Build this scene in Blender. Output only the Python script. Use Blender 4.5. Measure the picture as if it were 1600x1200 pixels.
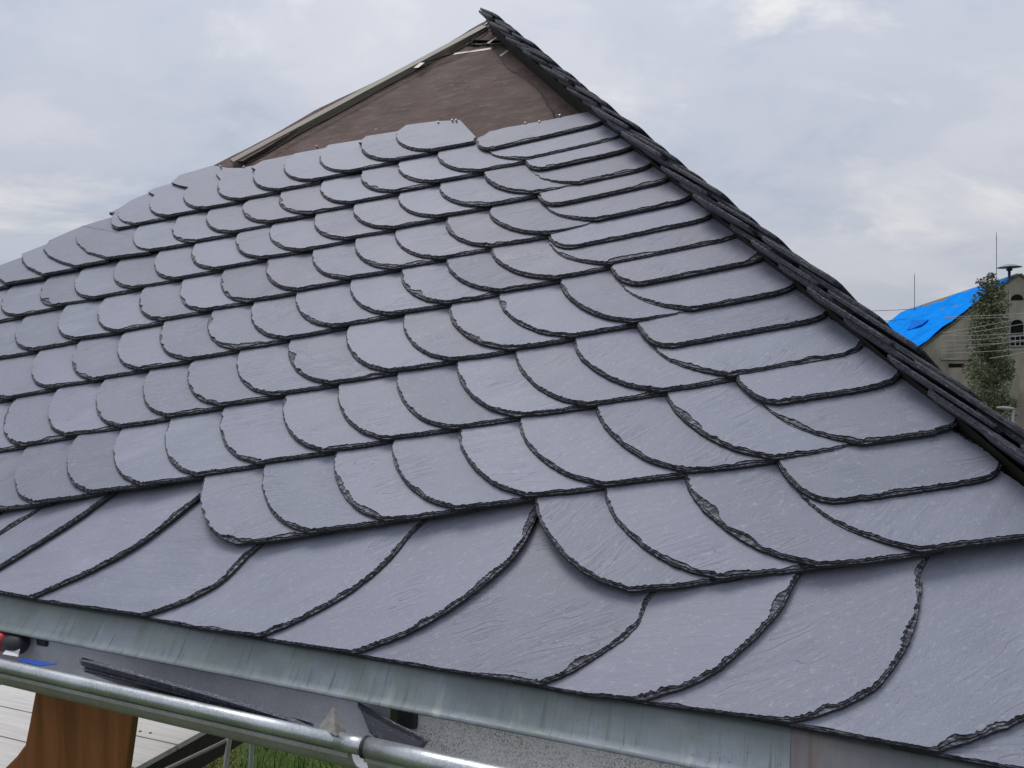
import bpy, bmesh, math, random
import numpy as np
from mathutils import Vector, Matrix, noise
R = math.radians
rng = random.Random(7)
for o in list(bpy.data.objects):
    bpy.data.objects.remove(o)
SCN = bpy.context.scene
COL = SCN.collection

# ------------------------------------------------------------------ camera
F, CX, CY, HOR = 1200.0, 800.0, 600.0, 578.0      # focal length etc. in photograph pixels
CAM_Z = 4.4
PITCH = math.atan((HOR - CY) / F)
cam_d = bpy.data.cameras.new('camera')
cam_d.sensor_width = 36.0
cam_d.lens = 36.0 * F / 1600.0
cam_d.clip_start = 0.02
cam_d.clip_end = 6000
cam = bpy.data.objects.new('camera', cam_d)
COL.objects.link(cam)
cam.location = (0, 0, CAM_Z)
cam.rotation_euler = (R(90) + PITCH, 0, 0)
SCN.camera = cam
CAM = np.array([0, 0, CAM_Z])

# ------------------------------------------------------------------ sky and sun
SUN_EL, SUN_AZ = R(70), R(-50)           # azimuth from +Y towards +X
world = bpy.data.worlds.new('World')
SCN.world = world
world.use_nodes = True
wn, wl = world.node_tree.nodes, world.node_tree.links
wn.clear()


def N(nodes, typ, **kw):
    n = nodes.new(typ)
    for k, v in kw.items():
        if k in n.inputs.keys() if isinstance(k, str) else False:
            n.inputs[k].default_value = v
        else:
            setattr(n, k, v)
    return n


w_out = wn.new('ShaderNodeOutputWorld')
w_bg = wn.new('ShaderNodeBackground')
SKY_STR = 0.1
w_bg.inputs['Strength'].default_value = SKY_STR
sky = wn.new('ShaderNodeTexSky')
sky.sky_type = 'NISHITA'
sky.sun_disc = False
sky.sun_elevation = SUN_EL
sky.sun_rotation = SUN_AZ
sky.air_density = 1.0
sky.dust_density = 2.0
tc = wn.new('ShaderNodeTexCoord')
sep = wn.new('ShaderNodeSeparateXYZ')
wl.new(tc.outputs['Generated'], sep.inputs[0])


def wmath(op, a, b=None, clamp=False):
    n = wn.new('ShaderNodeMath')
    n.operation = op
    n.use_clamp = clamp
    for i, v in enumerate((a, b)):
        if v is None:
            continue
        if isinstance(v, (int, float)):
            n.inputs[i].default_value = v
        else:
            wl.new(v, n.inputs[i])
    return n.outputs[0]


zc = wmath('MAXIMUM', sep.outputs['Z'], 0.0)
den = wmath('ADD', zc, 0.42)
px_ = wmath('DIVIDE', sep.outputs['X'], den)
py_ = wmath('DIVIDE', sep.outputs['Y'], den)
comb = wn.new('ShaderNodeCombineXYZ')
wl.new(px_, comb.inputs[0])
wl.new(py_, comb.inputs[1])


def wnoise(scale, detail, rough, off, dist=0.0, stretch=(1, 1, 1)):
    m = wn.new('ShaderNodeMapping')
    m.inputs['Location'].default_value = off
    m.inputs['Scale'].default_value = stretch
    wl.new(comb.outputs[0], m.inputs[0])
    n = wn.new('ShaderNodeTexNoise')
    n.inputs['Scale'].default_value = scale
    n.inputs['Detail'].default_value = detail
    n.inputs['Roughness'].default_value = rough
    n.inputs['Distortion'].default_value = dist
    wl.new(m.outputs[0], n.inputs['Vector'])
    return n.outputs['Fac']


def wramp(fac, stops):
    r = wn.new('ShaderNodeValToRGB')
    r.color_ramp.interpolation = 'EASE'
    el = r.color_ramp.elements
    while len(el) < len(stops):
        el.new(0.5)
    for e_, (p, c) in zip(el, stops):
        e_.position = p
        e_.color = c if len(c) == 4 else (*c, 1)
    wl.new(fac, r.inputs[0])
    return r.outputs['Color']


def wmix(fac, a, b, blend='MIX'):
    m = wn.new('ShaderNodeMix')
    m.data_type = 'RGBA'
    m.blend_type = blend
    for i, v in ((0, fac), (6, a), (7, b)):
        if isinstance(v, (int, float)):
            m.inputs[i].default_value = v
        elif isinstance(v, tuple):
            m.inputs[i].default_value = (*v, 1)
        else:
            wl.new(v, m.inputs[i])
    return m.outputs[2]


K = 1.0 / SKY_STR
broad = wnoise(1.1, 4, 0.5, (3.4, 1.9, 0), 0.25)
medium = wnoise(3.0, 6, 0.60, (7.7, 2.6, 0), 0.35, (1.0, 1.3, 1))
bright = wnoise(1.9, 6, 0.62, (4.69, 6.53, 0), 0.4, (1.0, 1.5, 1))
layer = wmath('ADD', wmath('MULTIPLY', broad, 0.5), wmath('MULTIPLY', medium, 0.5))
cloud = wramp(layer, [(0.36, (0.44 * K, 0.485 * K, 0.59 * K)), (0.48, (0.535 * K, 0.565 * K, 0.645 * K)),
                      (0.56, (0.60 * K, 0.62 * K, 0.685 * K)), (0.68, (0.68 * K, 0.685 * K, 0.725 * K))])
warm = wramp(bright, [(0.55, (0, 0, 0)), (0.72, (1, 1, 1))])
cloud = wmix(wmath('MULTIPLY', warm, 0.7), cloud, (0.87 * K, 0.85 * K, 0.82 * K))
# an overcast sky is brighter overhead than near the horizon
zen = wmath('ADD', wmath('MULTIPLY', zc, 0.75), 0.86)
zm = wn.new('ShaderNodeVectorMath')
zm.operation = 'SCALE'
wl.new(cloud, zm.inputs[0])
wl.new(zen, zm.inputs['Scale'])
cloud = zm.outputs[0]
col = wmix(0.93, sky.outputs[0], cloud)
wl.new(col, w_bg.inputs['Color'])
wl.new(w_bg.outputs[0], w_out.inputs['Surface'])

sun_d = bpy.data.lights.new('sun', 'SUN')
sun_d.energy = 1.5
sun_d.angle = R(25)
sun_d.color = (1.0, 0.965, 0.92)
sun = bpy.data.objects.new('sun', sun_d)
COL.objects.link(sun)
sd = Vector((math.sin(SUN_AZ) * math.cos(SUN_EL), math.cos(SUN_AZ) * math.cos(SUN_EL), math.sin(SUN_EL)))
sun.rotation_euler = (-sd).to_track_quat('-Z', 'Y').to_euler()
sun.location = sd * 50

vs = SCN.view_settings
vs.view_transform = 'Standard'
vs.look = 'None'
vs.gamma = 1
vs.exposure = 0.0
vs.use_curve_mapping = False
SCN.render.engine = 'CYCLES'
SCN.cycles.max_bounces = 4
SCN.cycles.diffuse_bounces = 2
SCN.cycles.glossy_bounces = 2
SCN.cycles.caustics_reflective = False
SCN.cycles.caustics_refractive = False
SCN.render.resolution_x, SCN.render.resolution_y = 1024, 768

# ------------------------------------------------------------------ roof frame
# The roof face in view is one plane: its eave runs along E, its slope along UP.
def ray(x, y):
    a = (x - CX) / F
    b = -(y - CY) / F
    c, s = math.cos(PITCH), math.sin(PITCH)
    return np.array([a, c - s * b, s + c * b])


SC = 1.2                                   # metres per roof unit
TANP = 0.98
E = -ray(-2060, HOR)
E[2] = 0
E /= np.linalg.norm(E)
NH = np.array([-E[1], E[0], 0.0])          # horizontal, away from the camera
UP = NH + np.array([0, 0, TANP])
UP /= np.linalg.norm(UP)
NOR = np.cross(E, UP)
EAVE = ray(800, 1059) * SC                 # point on the eave, relative to the camera
Z = np.array([0, 0, 1.0])


def uv(x, y, h=0.0):
    """pixel -> metres along the eave and up the slope, on the plane h above the slate plane"""
    r = ray(x, y)
    t = (EAVE @ NOR + h) / (r @ NOR)
    P = r * t - EAVE
    return np.array([P @ E, P @ UP])


def RP(u, v, h=0.0):
    return CAM + EAVE + u * E + v * UP + h * NOR


def on_n(x, y, off):
    """pixel -> world point on the vertical plane parallel to the eave, off metres behind it"""
    r = ray(x, y)
    t = (EAVE @ NH + off) / (r @ NH)
    return CAM + r * t


def on_z(x, y, z):
    r = ray(x, y)
    return CAM + r * ((z - CAM_Z) / r[2])


def at_y(x, y, dist):
    r = ray(x, y)
    return CAM + r * (dist / r[1])


# ------------------------------------------------------------------ helpers
def tag(o, label=None, cat=None, group=None, kind=None):
    if label: o['label'] = label
    if cat: o['category'] = cat
    if group: o['group'] = group
    if kind: o['kind'] = kind
    return o


def empty(name, loc=(0, 0, 0)):
    o = bpy.data.objects.new(name, None)
    o.empty_display_size = 0.1
    o.location = loc
    COL.objects.link(o)
    return o


def link(name, me, mat=None, parent=None, mw=None, smooth=False):
    o = bpy.data.objects.new(name, me)
    COL.objects.link(o)
    if mat is not None:
        for m in (mat if isinstance(mat, (list, tuple)) else [mat]):
            me.materials.append(m)
    if smooth:
        me.polygons.foreach_set('use_smooth', [True] * len(me.polygons))
    if mw is not None:
        o.matrix_world = mw
    if parent is not None:
        o.parent = parent
        o.matrix_parent_inverse = Matrix.Translation(parent.location).inverted()
    return o


def pydata(name, verts, faces, mat, parent=None, mw=None, smooth=False):
    me = bpy.data.meshes.new(name)
    me.from_pydata([tuple(v) for v in verts], [], faces)
    me.update()
    return link(name, me, mat, parent, mw, smooth)


def frame(org, ax, ay, az):
    m = Matrix.Identity(4)
    for i in range(3):
        m[i][0], m[i][1], m[i][2], m[i][3] = ax[i], ay[i], az[i], org[i]
    return m


class MB:
    """collects boxes, tubes and sheets for one mesh"""
    def __init__(s):
        s.v, s.f, s.m = [], [], []

    def add(s, vs, fs, mi=0):
        k = len(s.v)
        s.v += [tuple(map(float, q)) for q in vs]
        s.f += [tuple(i + k for i in q) for q in fs]
        s.m += [mi] * len(fs)

    def box(s, o, ax, ay, az, mi=0):
        o, ax, ay, az = map(np.array, (o, ax, ay, az))
        vs = [o, o + ax, o + ax + ay, o + ay, o + az, o + ax + az, o + ax + ay + az, o + ay + az]
        s.add(vs, [(0, 3, 2, 1), (4, 5, 6, 7), (0, 1, 5, 4), (1, 2, 6, 5), (2, 3, 7, 6), (3, 0, 4, 7)], mi)

    def tube(s, pts, rad, n=8, caps=True, mi=0):
        pts = [np.array(p, float) for p in pts]
        if isinstance(rad, (int, float)):
            rad = [rad] * len(pts)
        vs, fs = [], []
        ref = None
        for i, p in enumerate(pts):
            t = pts[min(i + 1, len(pts) - 1)] - pts[max(i - 1, 0)]
            t = t / (np.linalg.norm(t) + 1e-9)
            if ref is None:
                ref = np.array([0, 0, 1.0]) if abs(t[2]) < 0.9 else np.array([1.0, 0, 0])
            a = np.cross(t, ref)
            a /= np.linalg.norm(a)
            b = np.cross(a, t)
            ref = b
            for k in range(n):
                w = 2 * math.pi * k / n
                vs.append(p + rad[i] * (math.cos(w) * a + math.sin(w) * b))
        for i in range(len(pts) - 1):
            for k in range(n):
                k2 = (k + 1) % n
                fs.append((i * n + k, i * n + k2, (i + 1) * n + k2, (i + 1) * n + k))
        if caps:
            fs.append(tuple(range(n))[::-1])
            fs.append(tuple((len(pts) - 1) * n + k for k in range(n)))
        s.add(vs, fs, mi)

    def prism(s, poly, o, ax, ay, az, th, mi=0):
        """polygon (2D) in plane ax/ay extruded by th along az"""
        o, ax, ay, az = map(np.array, (o, ax, ay, az))
        k = len(poly)
        a = [o + p[0] * ax + p[1] * ay for p in poly]
        b = [q + th * az for q in a]
        fs = [tuple(range(k))[::-1], tuple(range(k, 2 * k))]
        fs += [(i, (i + 1) % k, k + (i + 1) % k, k + i) for i in range(k)]
        s.add(a + b, fs, mi)

    def build(s, name, mat, parent=None, smooth=False, mw=None):
        me = bpy.data.meshes.new(name)
        me.from_pydata(s.v, [], s.f)
        me.polygons.foreach_set('material_index', s.m)
        me.update()
        return link(name, me, mat, parent, mw, smooth)


# ------------------------------------------------------------------ materials
class Mat:
    def __init__(s, name, rough=0.6, spec=0.5, metal=0.0):
        s.m = bpy.data.materials.new(name)
        s.m.use_nodes = True
        s.n, s.l = s.m.node_tree.nodes, s.m.node_tree.links
        s.b = s.n['Principled BSDF']
        s.b.inputs['Roughness'].default_value = rough
        s.b.inputs['Specular IOR Level'].default_value = spec
        s.b.inputs['Metallic'].default_value = metal
        s.tc = s.n.new('ShaderNodeTexCoord')
        s.co = s.tc.outputs['Object']

    def put(s, sock, v):
        if isinstance(v, (int, float)):
            sock.default_value = v
        elif isinstance(v, tuple):
            sock.default_value = v if len(v) == len(sock.default_value) else (*v, 1)
        else:
            s.l.new(v, sock)

    def map(s, scale=(1, 1, 1), rot=(0, 0, 0), loc=(0, 0, 0), co=None):
        m = s.n.new('ShaderNodeMapping')
        s.put(m.inputs['Scale'], scale)
        s.put(m.inputs['Rotation'], rot)
        s.put(m.inputs['Location'], loc)
        s.l.new(co or s.co, m.inputs[0])
        return m.outputs[0]

    def noise(s, scale, detail=4, rough=0.55, vec=None, dist=0.0):
        t = s.n.new('ShaderNodeTexNoise')
        t.inputs['Scale'].default_value = scale
        t.inputs['Detail'].default_value = detail
        t.inputs['Roughness'].default_value = rough
        t.inputs['Distortion'].default_value = dist
        s.l.new(vec or s.co, t.inputs['Vector'])
        return t.outputs['Fac']

    def voro(s, scale, vec=None, feature='F1', out='Distance'):
        t = s.n.new('ShaderNodeTexVoronoi')
        t.feature = feature
        t.inputs['Scale'].default_value = scale
        s.l.new(vec or s.co, t.inputs['Vector'])
        return t.outputs[out]

    def math(s, op, a, b=0.0, c=None, clamp=False):
        t = s.n.new('ShaderNodeMath')
        t.operation = op
        t.use_clamp = clamp
        s.put(t.inputs[0], a)
        s.put(t.inputs[1], b)
        if c is not None:
            s.put(t.inputs[2], c)
        return t.outputs[0]

    def ramp(s, fac, stops, interp='LINEAR'):
        r = s.n.new('ShaderNodeValToRGB')
        r.color_ramp.interpolation = interp
        el = r.color_ramp.elements
        while len(el) < len(stops):
            el.new(0.5)
        for e_, (p, c) in zip(el, stops):
            e_.position = p
            c = (c, c, c) if isinstance(c, (int, float)) else c
            e_.color = (*c, 1)
        s.l.new(fac, r.inputs[0])
        return r.outputs['Color']

    def mix(s, fac, a, b, blend='MIX'):
        t = s.n.new('ShaderNodeMix')
        t.data_type = 'RGBA'
        t.blend_type = blend
        s.put(t.inputs[0], fac)
        s.put(t.inputs[6], a)
        s.put(t.inputs[7], b)
        return t.outputs[2]

    def rand(s):
        return s.n.new('ShaderNodeObjectInfo').outputs['Random']

    def color(s, c):
        s.put(s.b.inputs['Base Color'], c)

    def bump(s, height, strength=0.3, dist=0.01, prev=None):
        t = s.n.new('ShaderNodeBump')
        t.inputs['Strength'].default_value = strength
        t.inputs['Distance'].default_value = dist
        s.l.new(height, t.inputs['Height'])
        if prev is not None:
            s.l.new(prev, t.inputs['Normal'])
        return t.outputs[0]

    def normal(s, nrm):
        s.l.new(nrm, s.b.inputs['Normal'])


def slate_material(name, light=1.0):
    m = Mat(name, 0.5, 0.55)
    rnd = m.rand()
    off = m.n.new('ShaderNodeCombineXYZ')
    m.put(off.inputs[0], m.math('MULTIPLY', rnd, 37.0))
    m.put(off.inputs[1], m.math('MULTIPLY', rnd, 91.0))
    m.put(off.inputs[2], m.math('MULTIPLY', rnd, 13.0))
    rot = m.n.new('ShaderNodeCombineXYZ')
    m.put(rot.inputs[2], m.math('ADD', m.math('MULTIPLY', rnd, 0.7), -0.75))
    # rotated and shifted per slate
    mp = m.n.new('ShaderNodeMapping')
    m.l.new(m.co, mp.inputs[0])
    m.l.new(off.outputs[0], mp.inputs['Location'])
    m.l.new(rot.outputs[0], mp.inputs['Rotation'])
    v = mp.outputs[0]
    vst = m.map((0.17, 1.0, 1.0), co=v)
    big = m.noise(7.0, 2, 0.5, v)
    streak = m.noise(34.0, 3, 0.62, vst)
    fine = m.noise(300.0, 2, 0.6, v)
    # cleavage terraces: a stretched noise cut into steps, kept to patches
    ter = m.noise(13.0, 3, 0.66, vst)
    t8 = m.math('MULTIPLY', ter, 15.0)
    fl = m.math('FLOOR', t8)
    fr = m.math('SUBTRACT', t8, fl)
    stepv = m.math('ADD', fl, m.math('MULTIPLY', m.math('SUBTRACT', fr, 0.88, clamp=True), 8.3))
    mask = m.math('MULTIPLY', m.math('SUBTRACT', m.noise(8.0, 1, 0.5, m.map(loc=(4, 9, 2), co=v)), m.math('SUBTRACT', 0.56, m.math('MULTIPLY', m.math('FRACT', m.math('MULTIPLY', rnd, 5.3)), 0.22)), clamp=True), 6.0, clamp=True)
    hgt = m.math('MULTIPLY', m.math('MULTIPLY', m.math('SUBTRACT', stepv, t8), mask), 0.00055)
    hgt = m.math('ADD', hgt, m.math('MULTIPLY', streak, 0.0014))
    hgt = m.math('ADD', hgt, m.math('MULTIPLY', big, 0.0022))
    hgt = m.math('ADD', hgt, m.math('MULTIPLY', fine, 0.00060))
    m.normal(m.bump(hgt, 1.0, 1.0))
    speck = fine
    base = m.ramp(m.math('ADD', m.math('MULTIPLY', big, 0.55), m.math('MULTIPLY', streak, 0.45)),
                  [(0.30, tuple(light * c for c in (0.157, 0.173, 0.227))),
                   (0.55, tuple(light * c for c in (0.209, 0.224, 0.283))),
                   (0.75, tuple(light * c for c in (0.276, 0.287, 0.349)))])
    hue = m.mix(m.math('MULTIPLY', m.math('FRACT', m.math('MULTIPLY', rnd, 7.31)), 0.5), base,
                tuple(light * c for c in (0.227, 0.224, 0.281)))
    val = m.math('ADD', m.math('MULTIPLY', m.math('FRACT', m.math('MULTIPLY', rnd, 17.7)), 0.28), 0.80)
    hsv = m.n.new('ShaderNodeHueSaturation')
    m.l.new(val, hsv.inputs['Value'])
    m.l.new(hue, hsv.inputs['Color'])
    c = hsv.outputs[0]
    # pale dust scuffs and dark flecks
    scuff = m.ramp(m.noise(130.0, 3, 0.7, m.map((0.6, 1, 1), co=v)), [(0.56, 0.0), (0.74, 1.0)])
    c = m.mix(m.math('MULTIPLY', scuff, 0.38), c, (0.40, 0.41, 0.44))
    dark = m.ramp(speck, [(0.27, 1.0), (0.34, 0.0)])
    c = m.mix(m.math('MULTIPLY', dark, 0.5), c, (0.05, 0.05, 0.06))
    crack = m.math('MULTIPLY', m.math('MULTIPLY', m.math('SUBTRACT', fr, 0.90, clamp=True), 10.0, clamp=True), m.math('MULTIPLY', m.math('SUBTRACT', mask, 0.55, clamp=True), 2.0, clamp=True))
    c = m.mix(m.math('MULTIPLY', crack, 0.5), c, (0.035, 0.037, 0.05))
    m.color(c)
    rg = m.ramp(m.math('ADD', m.math('MULTIPLY', streak, 0.5), m.math('MULTIPLY', big, 0.5)), [(0.35, 0.50), (0.7, 0.66)])
    m.put(m.b.inputs['Roughness'], rg)
    return m.m


def slate_edge_material(name='slate_broken_edge', k=1.0):
    m = Mat(name, 0.55, 0.5)
    n = m.noise(150, 3, 0.6, m.map((1, 1, 5)))
    m.color(m.ramp(n, [(0.38, tuple(k * c for c in (0.007, 0.0075, 0.011))), (0.60, tuple(k * c for c in (0.020, 0.021, 0.028))), (0.76, tuple(k * c for c in (0.10, 0.10, 0.125)))]))
    m.normal(m.bump(n, 0.6, 0.003))
    return m.m


def slate_bevel_material():
    m = Mat('slate_hewn_bevel', 0.5, 0.5)
    n = m.noise(190, 3, 0.65, m.map((0.45, 1, 1), rot=(0, 0, 0.5)))
    m.color(m.ramp(n, [(0.42, (0.012, 0.013, 0.018)), (0.53, (0.092, 0.096, 0.118)), (0.66, (0.25, 0.26, 0.31))]))
    m.normal(m.bump(n, 1.0, 0.006))
    return m.m


M_BEVEL = slate_bevel_material()
M_SLATE = slate_material('slate_face')
M_EDGE = slate_edge_material()
M_LOOSEEDGE = slate_edge_material('loose_slate_edge', 5.0)
M_HIPEDGE = slate_edge_material('hip_slate_edge', 3.2)
M_HIPSLATE = slate_material('slate_weathered', 0.62)


def felt_material():
    m = Mat('brown_roofing_felt', 0.8, 0.15)
    g = m.noise(5, 5, 0.6)
    st = m.noise(30, 4, 0.6, m.map((0.35, 1, 1), rot=(0, 0, R(-18))))
    c = m.ramp(g, [(0.3, (0.084, 0.056, 0.048)), (0.7, (0.132, 0.093, 0.082))])
    dust = m.ramp(st, [(0.50, 0.0), (0.80, 1.0)])
    c = m.mix(m.math('MULTIPLY', dust, 0.5), c, (0.22, 0.18, 0.165))
    spots = m.ramp(m.noise(55, 3, 0.6, m.map((0.4, 1, 1), rot=(0, 0, R(-25)))), [(0.64, 0.0), (0.71, 1.0)])
    spm = m.ramp(m.noise(3.5, 2, 0.5, m.map(loc=(5, 2, 8))), [(0.45, 0.1), (0.62, 1.0)])
    c = m.mix(m.math('MULTIPLY', m.math('MULTIPLY', spots, spm), 0.6), c, (0.40, 0.37, 0.35))
    m.color(c)
    nb = m.bump(g, 0.6, 0.035)
    nb = m.bump(st, 0.35, 0.006, nb)
    m.normal(nb)
    return m.m


def zinc_material(name, kind):
    m = Mat(name, 0.42, 0.5, 0.12)
    g = m.noise(4, 5, 0.6)
    run = m.noise(38, 6, 0.65, m.map((1, 0.07, 1), rot=(0, 0, 0)))
    run2 = m.noise(120, 4, 0.6, m.map((1, 0.05, 1), loc=(3, 1, 0)))
    if kind == 'blue':
        c = m.ramp(g, [(0.32, (0.095, 0.116, 0.122)), (0.5, (0.150, 0.175, 0.202)), (0.68, (0.215, 0.240, 0.285))])
    else:
        c = m.ramp(g, [(0.35, (0.095, 0.105, 0.128)), (0.5, (0.11, 0.118, 0.14)), (0.66, (0.088, 0.102, 0.13))])
    streak = m.ramp(run, [(0.42, 0.0), (0.70, 1.0)])
    c = m.mix(m.math('MULTIPLY', streak, 0.4), c, (0.27, 0.295, 0.31))
    dk = m.ramp(run2, [(0.33, 1.0), (0.45, 0.0)])
    c = m.mix(m.math('MULTIPLY', m.math('MULTIPLY', dk, g), 0.95), c, (0.035, 0.048, 0.046))
    blot = m.ramp(m.noise(9, 4, 0.6, m.map((1, 0.5, 1), loc=(2, 8, 1))), [(0.46, 0.0), (0.62, 1.0)])
    c = m.mix(m.math('MULTIPLY', blot, 0.5), c, (0.125, 0.165, 0.135))
    drip = m.ramp(m.noise(22, 4, 0.6, m.map((1, 0.16, 1), loc=(7, 3, 1))), [(0.60, 0.0), (0.70, 1.0)])
    c = m.mix(m.math('MULTIPLY', drip, 0.5), c, (0.36, 0.385, 0.37))
    # algae near the slate edge (top of the strip, local y)
    sx = m.n.new('ShaderNodeSeparateXYZ')
    m.l.new(m.co, sx.inputs[0])
    top = m.ramp(m.math('ADD', m.math('MULTIPLY', sx.outputs[1], 9.0), m.math('MULTIPLY', run, 0.75)), [(-0.0, 0.0), (0.48, 1.0)])
    c = m.mix(m.math('MULTIPLY', top, 0.55), c, (0.050, 0.068, 0.046))
    sp = m.ramp(m.noise(230, 3, 0.6), [(0.30, 1.0), (0.36, 0.0)])
    sp = m.math('MULTIPLY', sp, m.ramp(m.noise(6, 2, 0.5, m.map(loc=(9, 4, 1))), [(0.5, 0.0), (0.6, 1.0)]))
    c = m.mix(m.math('MULTIPLY', sp, 0.8), c, (0.05, 0.055, 0.05))
    if kind != 'blue':
        ru = m.ramp(m.math('ADD', m.math('MULTIPLY', sx.outputs[0], -3.2), m.math('MULTIPLY', m.noise(7, 3), 0.9)), [(-0.05, 0.0), (0.35, 1.0)])
        c = m.mix(m.math('MULTIPLY', ru, 0.4), c, (0.165, 0.125, 0.12))
        ru2 = m.ramp(m.math('ADD', run, m.math('MULTIPLY', sx.outputs[0], -1.2)), [(0.48, 0.0), (0.60, 1.0)])
        c = m.mix(m.math('MULTIPLY', ru2, 0.45), c, (0.10, 0.045, 0.035))
    m.color(c)
    m.put(m.b.inputs['Roughness'], m.ramp(run, [(0.3, 0.36), (0.7, 0.6)]))
    m.normal(m.bump(g, 0.25, 0.02))
    return m.m


def galvanised(name, dirt, base=(0.46, 0.48, 0.50), rough=0.33, metal=0.85):
    m = Mat(name, rough, 0.5, metal)
    g = m.noise(9, 5, 0.65)
    fl = m.voro(240, out='Color')
    bw = m.n.new('ShaderNodeRGBToBW')
    m.l.new(fl, bw.inputs[0])
    c = m.ramp(g, [(0.3, tuple(0.75 * b for b in base)), (0.7, base)])
    c = m.mix(0.16, c, m.ramp(bw.outputs[0], [(0, 0.25), (1, 0.75)]))
    sp = m.ramp(m.noise(330, 4, 0.7), [(0.5 - 0.16 * dirt, 1.0), (0.62 - 0.12 * dirt, 0.0)])
    sm = m.ramp(m.noise(14, 4, 0.6, m.map(loc=(2, 7, 3))), [(0.36, 0.35), (0.6, 1.0)])
    c = m.mix(m.math('MULTIPLY', m.math('MULTIPLY', sp, sm), min(1.0, dirt)), c, (0.06, 0.055, 0.05))
    m.color(c)
    m.put(m.b.inputs['Roughness'], m.ramp(g, [(0.3, rough), (0.7, rough + 0.16)]))
    m.normal(m.bump(m.noise(40, 4), 0.12, 0.004))
    return m.m


def wood(name, cols, scale=1.0, rough=0.6, axis=(1, 0.06, 1), grain=60):
    m = Mat(name, rough, 0.35)
    v = m.map(tuple(scale * a for a in axis))
    g = m.noise(grain, 5, 0.6, v, 0.6)
    b = m.noise(5, 3, 0.5, v)
    c = m.ramp(m.math('ADD', m.math('MULTIPLY', g, 0.6), m.math('MULTIPLY', b, 0.4)),
               [(0.34, cols[0]), (0.52, cols[1]), (0.68, cols[2])])
    m.color(c)
    m.normal(m.bump(g, 0.3, 0.003))
    return m.m


def plain(name, c, rough=0.6, var=0.18, scale=12, metal=0.0, spec=0.5, bump=0.1):
    m = Mat(name, rough, spec, metal)
    g = m.noise(scale, 3, 0.6)
    m.color(m.ramp(g, [(0.3, tuple(x * (1 - var) for x in c)), (0.7, tuple(x * (1 + var) for x in c))]))
    m.normal(m.bump(g, bump, 0.01))
    return m.m


M_FELT = felt_material()
M_ZINC = zinc_material('weathered_zinc', 'blue')
M_ZINC2 = zinc_material('rust_stained_zinc', 'rust')
M_GUT = galvanised('gutter_outside', 0.25, (0.44, 0.43, 0.41), 0.5, 0.25)
M_BEAD = galvanised('gutter_bead', 0.35, (0.62, 0.66, 0.69), 0.30, 0.8)
M_GUT_IN = galvanised('gutter_inside_dusty', 0.15, (0.60, 0.62, 0.66), 0.5, 0.1)
M_GUT_DIRTY = galvanised('gutter_inside_dirty', 0.75, (0.85, 0.85, 0.83), 0.6, 0.05)
M_DARK = plain('blackened_metal', (0.018, 0.020, 0.025), 0.55)
M_BOARD = wood('grey_weathered_wood', [(0.17, 0.15, 0.125), (0.26, 0.235, 0.20), (0.33, 0.30, 0.265)], axis=(0.06, 1, 1))
M_BROWN = wood('stained_brown_wood', [(0.19, 0.068, 0.026), (0.31, 0.122, 0.050), (0.40, 0.17, 0.075)], axis=(1, 0.05, 1), grain=38, rough=0.45)
M_PALE = wood('pale_plank_wood', [(0.42, 0.40, 0.375), (0.52, 0.50, 0.475), (0.60, 0.58, 0.555)], axis=(0.05, 1, 1), grain=45)
M_TAPE = plain('pale_pink_tape', (0.56, 0.45, 0.43), 0.5, 0.12, 60)
M_NAIL = plain('nail_steel', (0.5, 0.5, 0.52), 0.4, 0.1, 40, 0.6)
M_PAINT_DK = plain('dark_timber', (0.022, 0.019, 0.016), 0.7, 0.3, 20)

# ------------------------------------------------------------------ ground
def ground_material():
    m = Mat('meadow', 0.9, 0.2)
    g = m.noise(0.6, 5, 0.6)
    f = m.noise(14, 4, 0.7)
    c = m.ramp(g, [(0.3, (0.035, 0.062, 0.016)), (0.7, (0.065, 0.10, 0.026))])
    c = m.mix(m.math('MULTIPLY', f, 0.5), c, (0.09, 0.115, 0.035))
    m.color(c)
    m.normal(m.bump(f, 0.6, 0.05))
    return m.m


gm = MB()
gs, gn = 3000.0, 40
gv = [(-gs + 2 * gs * i / gn, -gs + 2 * gs * j / gn, 0.0) for j in range(gn + 1) for i in range(gn + 1)]
gf = [(j * (gn + 1) + i, j * (gn + 1) + i + 1, (j + 1) * (gn + 1) + i + 1, (j + 1) * (gn + 1) + i) for j in range(gn) for i in range(gn)]
gm.add(gv, gf)
tag(gm.build('ground', ground_material()), 'green meadow around the roofed building', kind='structure')

# ------------------------------------------------------------------ the slate roof
roof = empty('slate_roof', tuple(RP(-0.9, 0.0)))
tag(roof, 'half finished hipped roof of scalloped grey slates with bare felt at the peak', 'roof')
T = 0.0108                          # slate thickness
HTIP = 0.074                        # height of the slate plane over the boarding
ROW = R(15.5)                       # the courses climb to the right
HIP_K = 0.70
HIP_U = 0.892 * SC                   # right hip meets the eave here


def wob(x, seed, f=1.0):
    return noise.noise(Vector((x * f, seed * 3.17, seed * 1.31)))


def densify(pts, step):
    """resample a polyline of (x, y, visible) ; hidden runs stay coarse"""
    out = []
    n = len(pts)
    for i in range(n):
        a, b = pts[i], pts[(i + 1) % n]
        d = math.hypot(b[0] - a[0], b[1] - a[1])
        k = max(1, int(d / (step if a[2] else 0.06)))
        for j in range(k):
            t = j / k
            out.append((a[0] + (b[0] - a[0]) * t, a[1] + (b[1] - a[1]) * t, float(a[2])))
    return out


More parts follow.
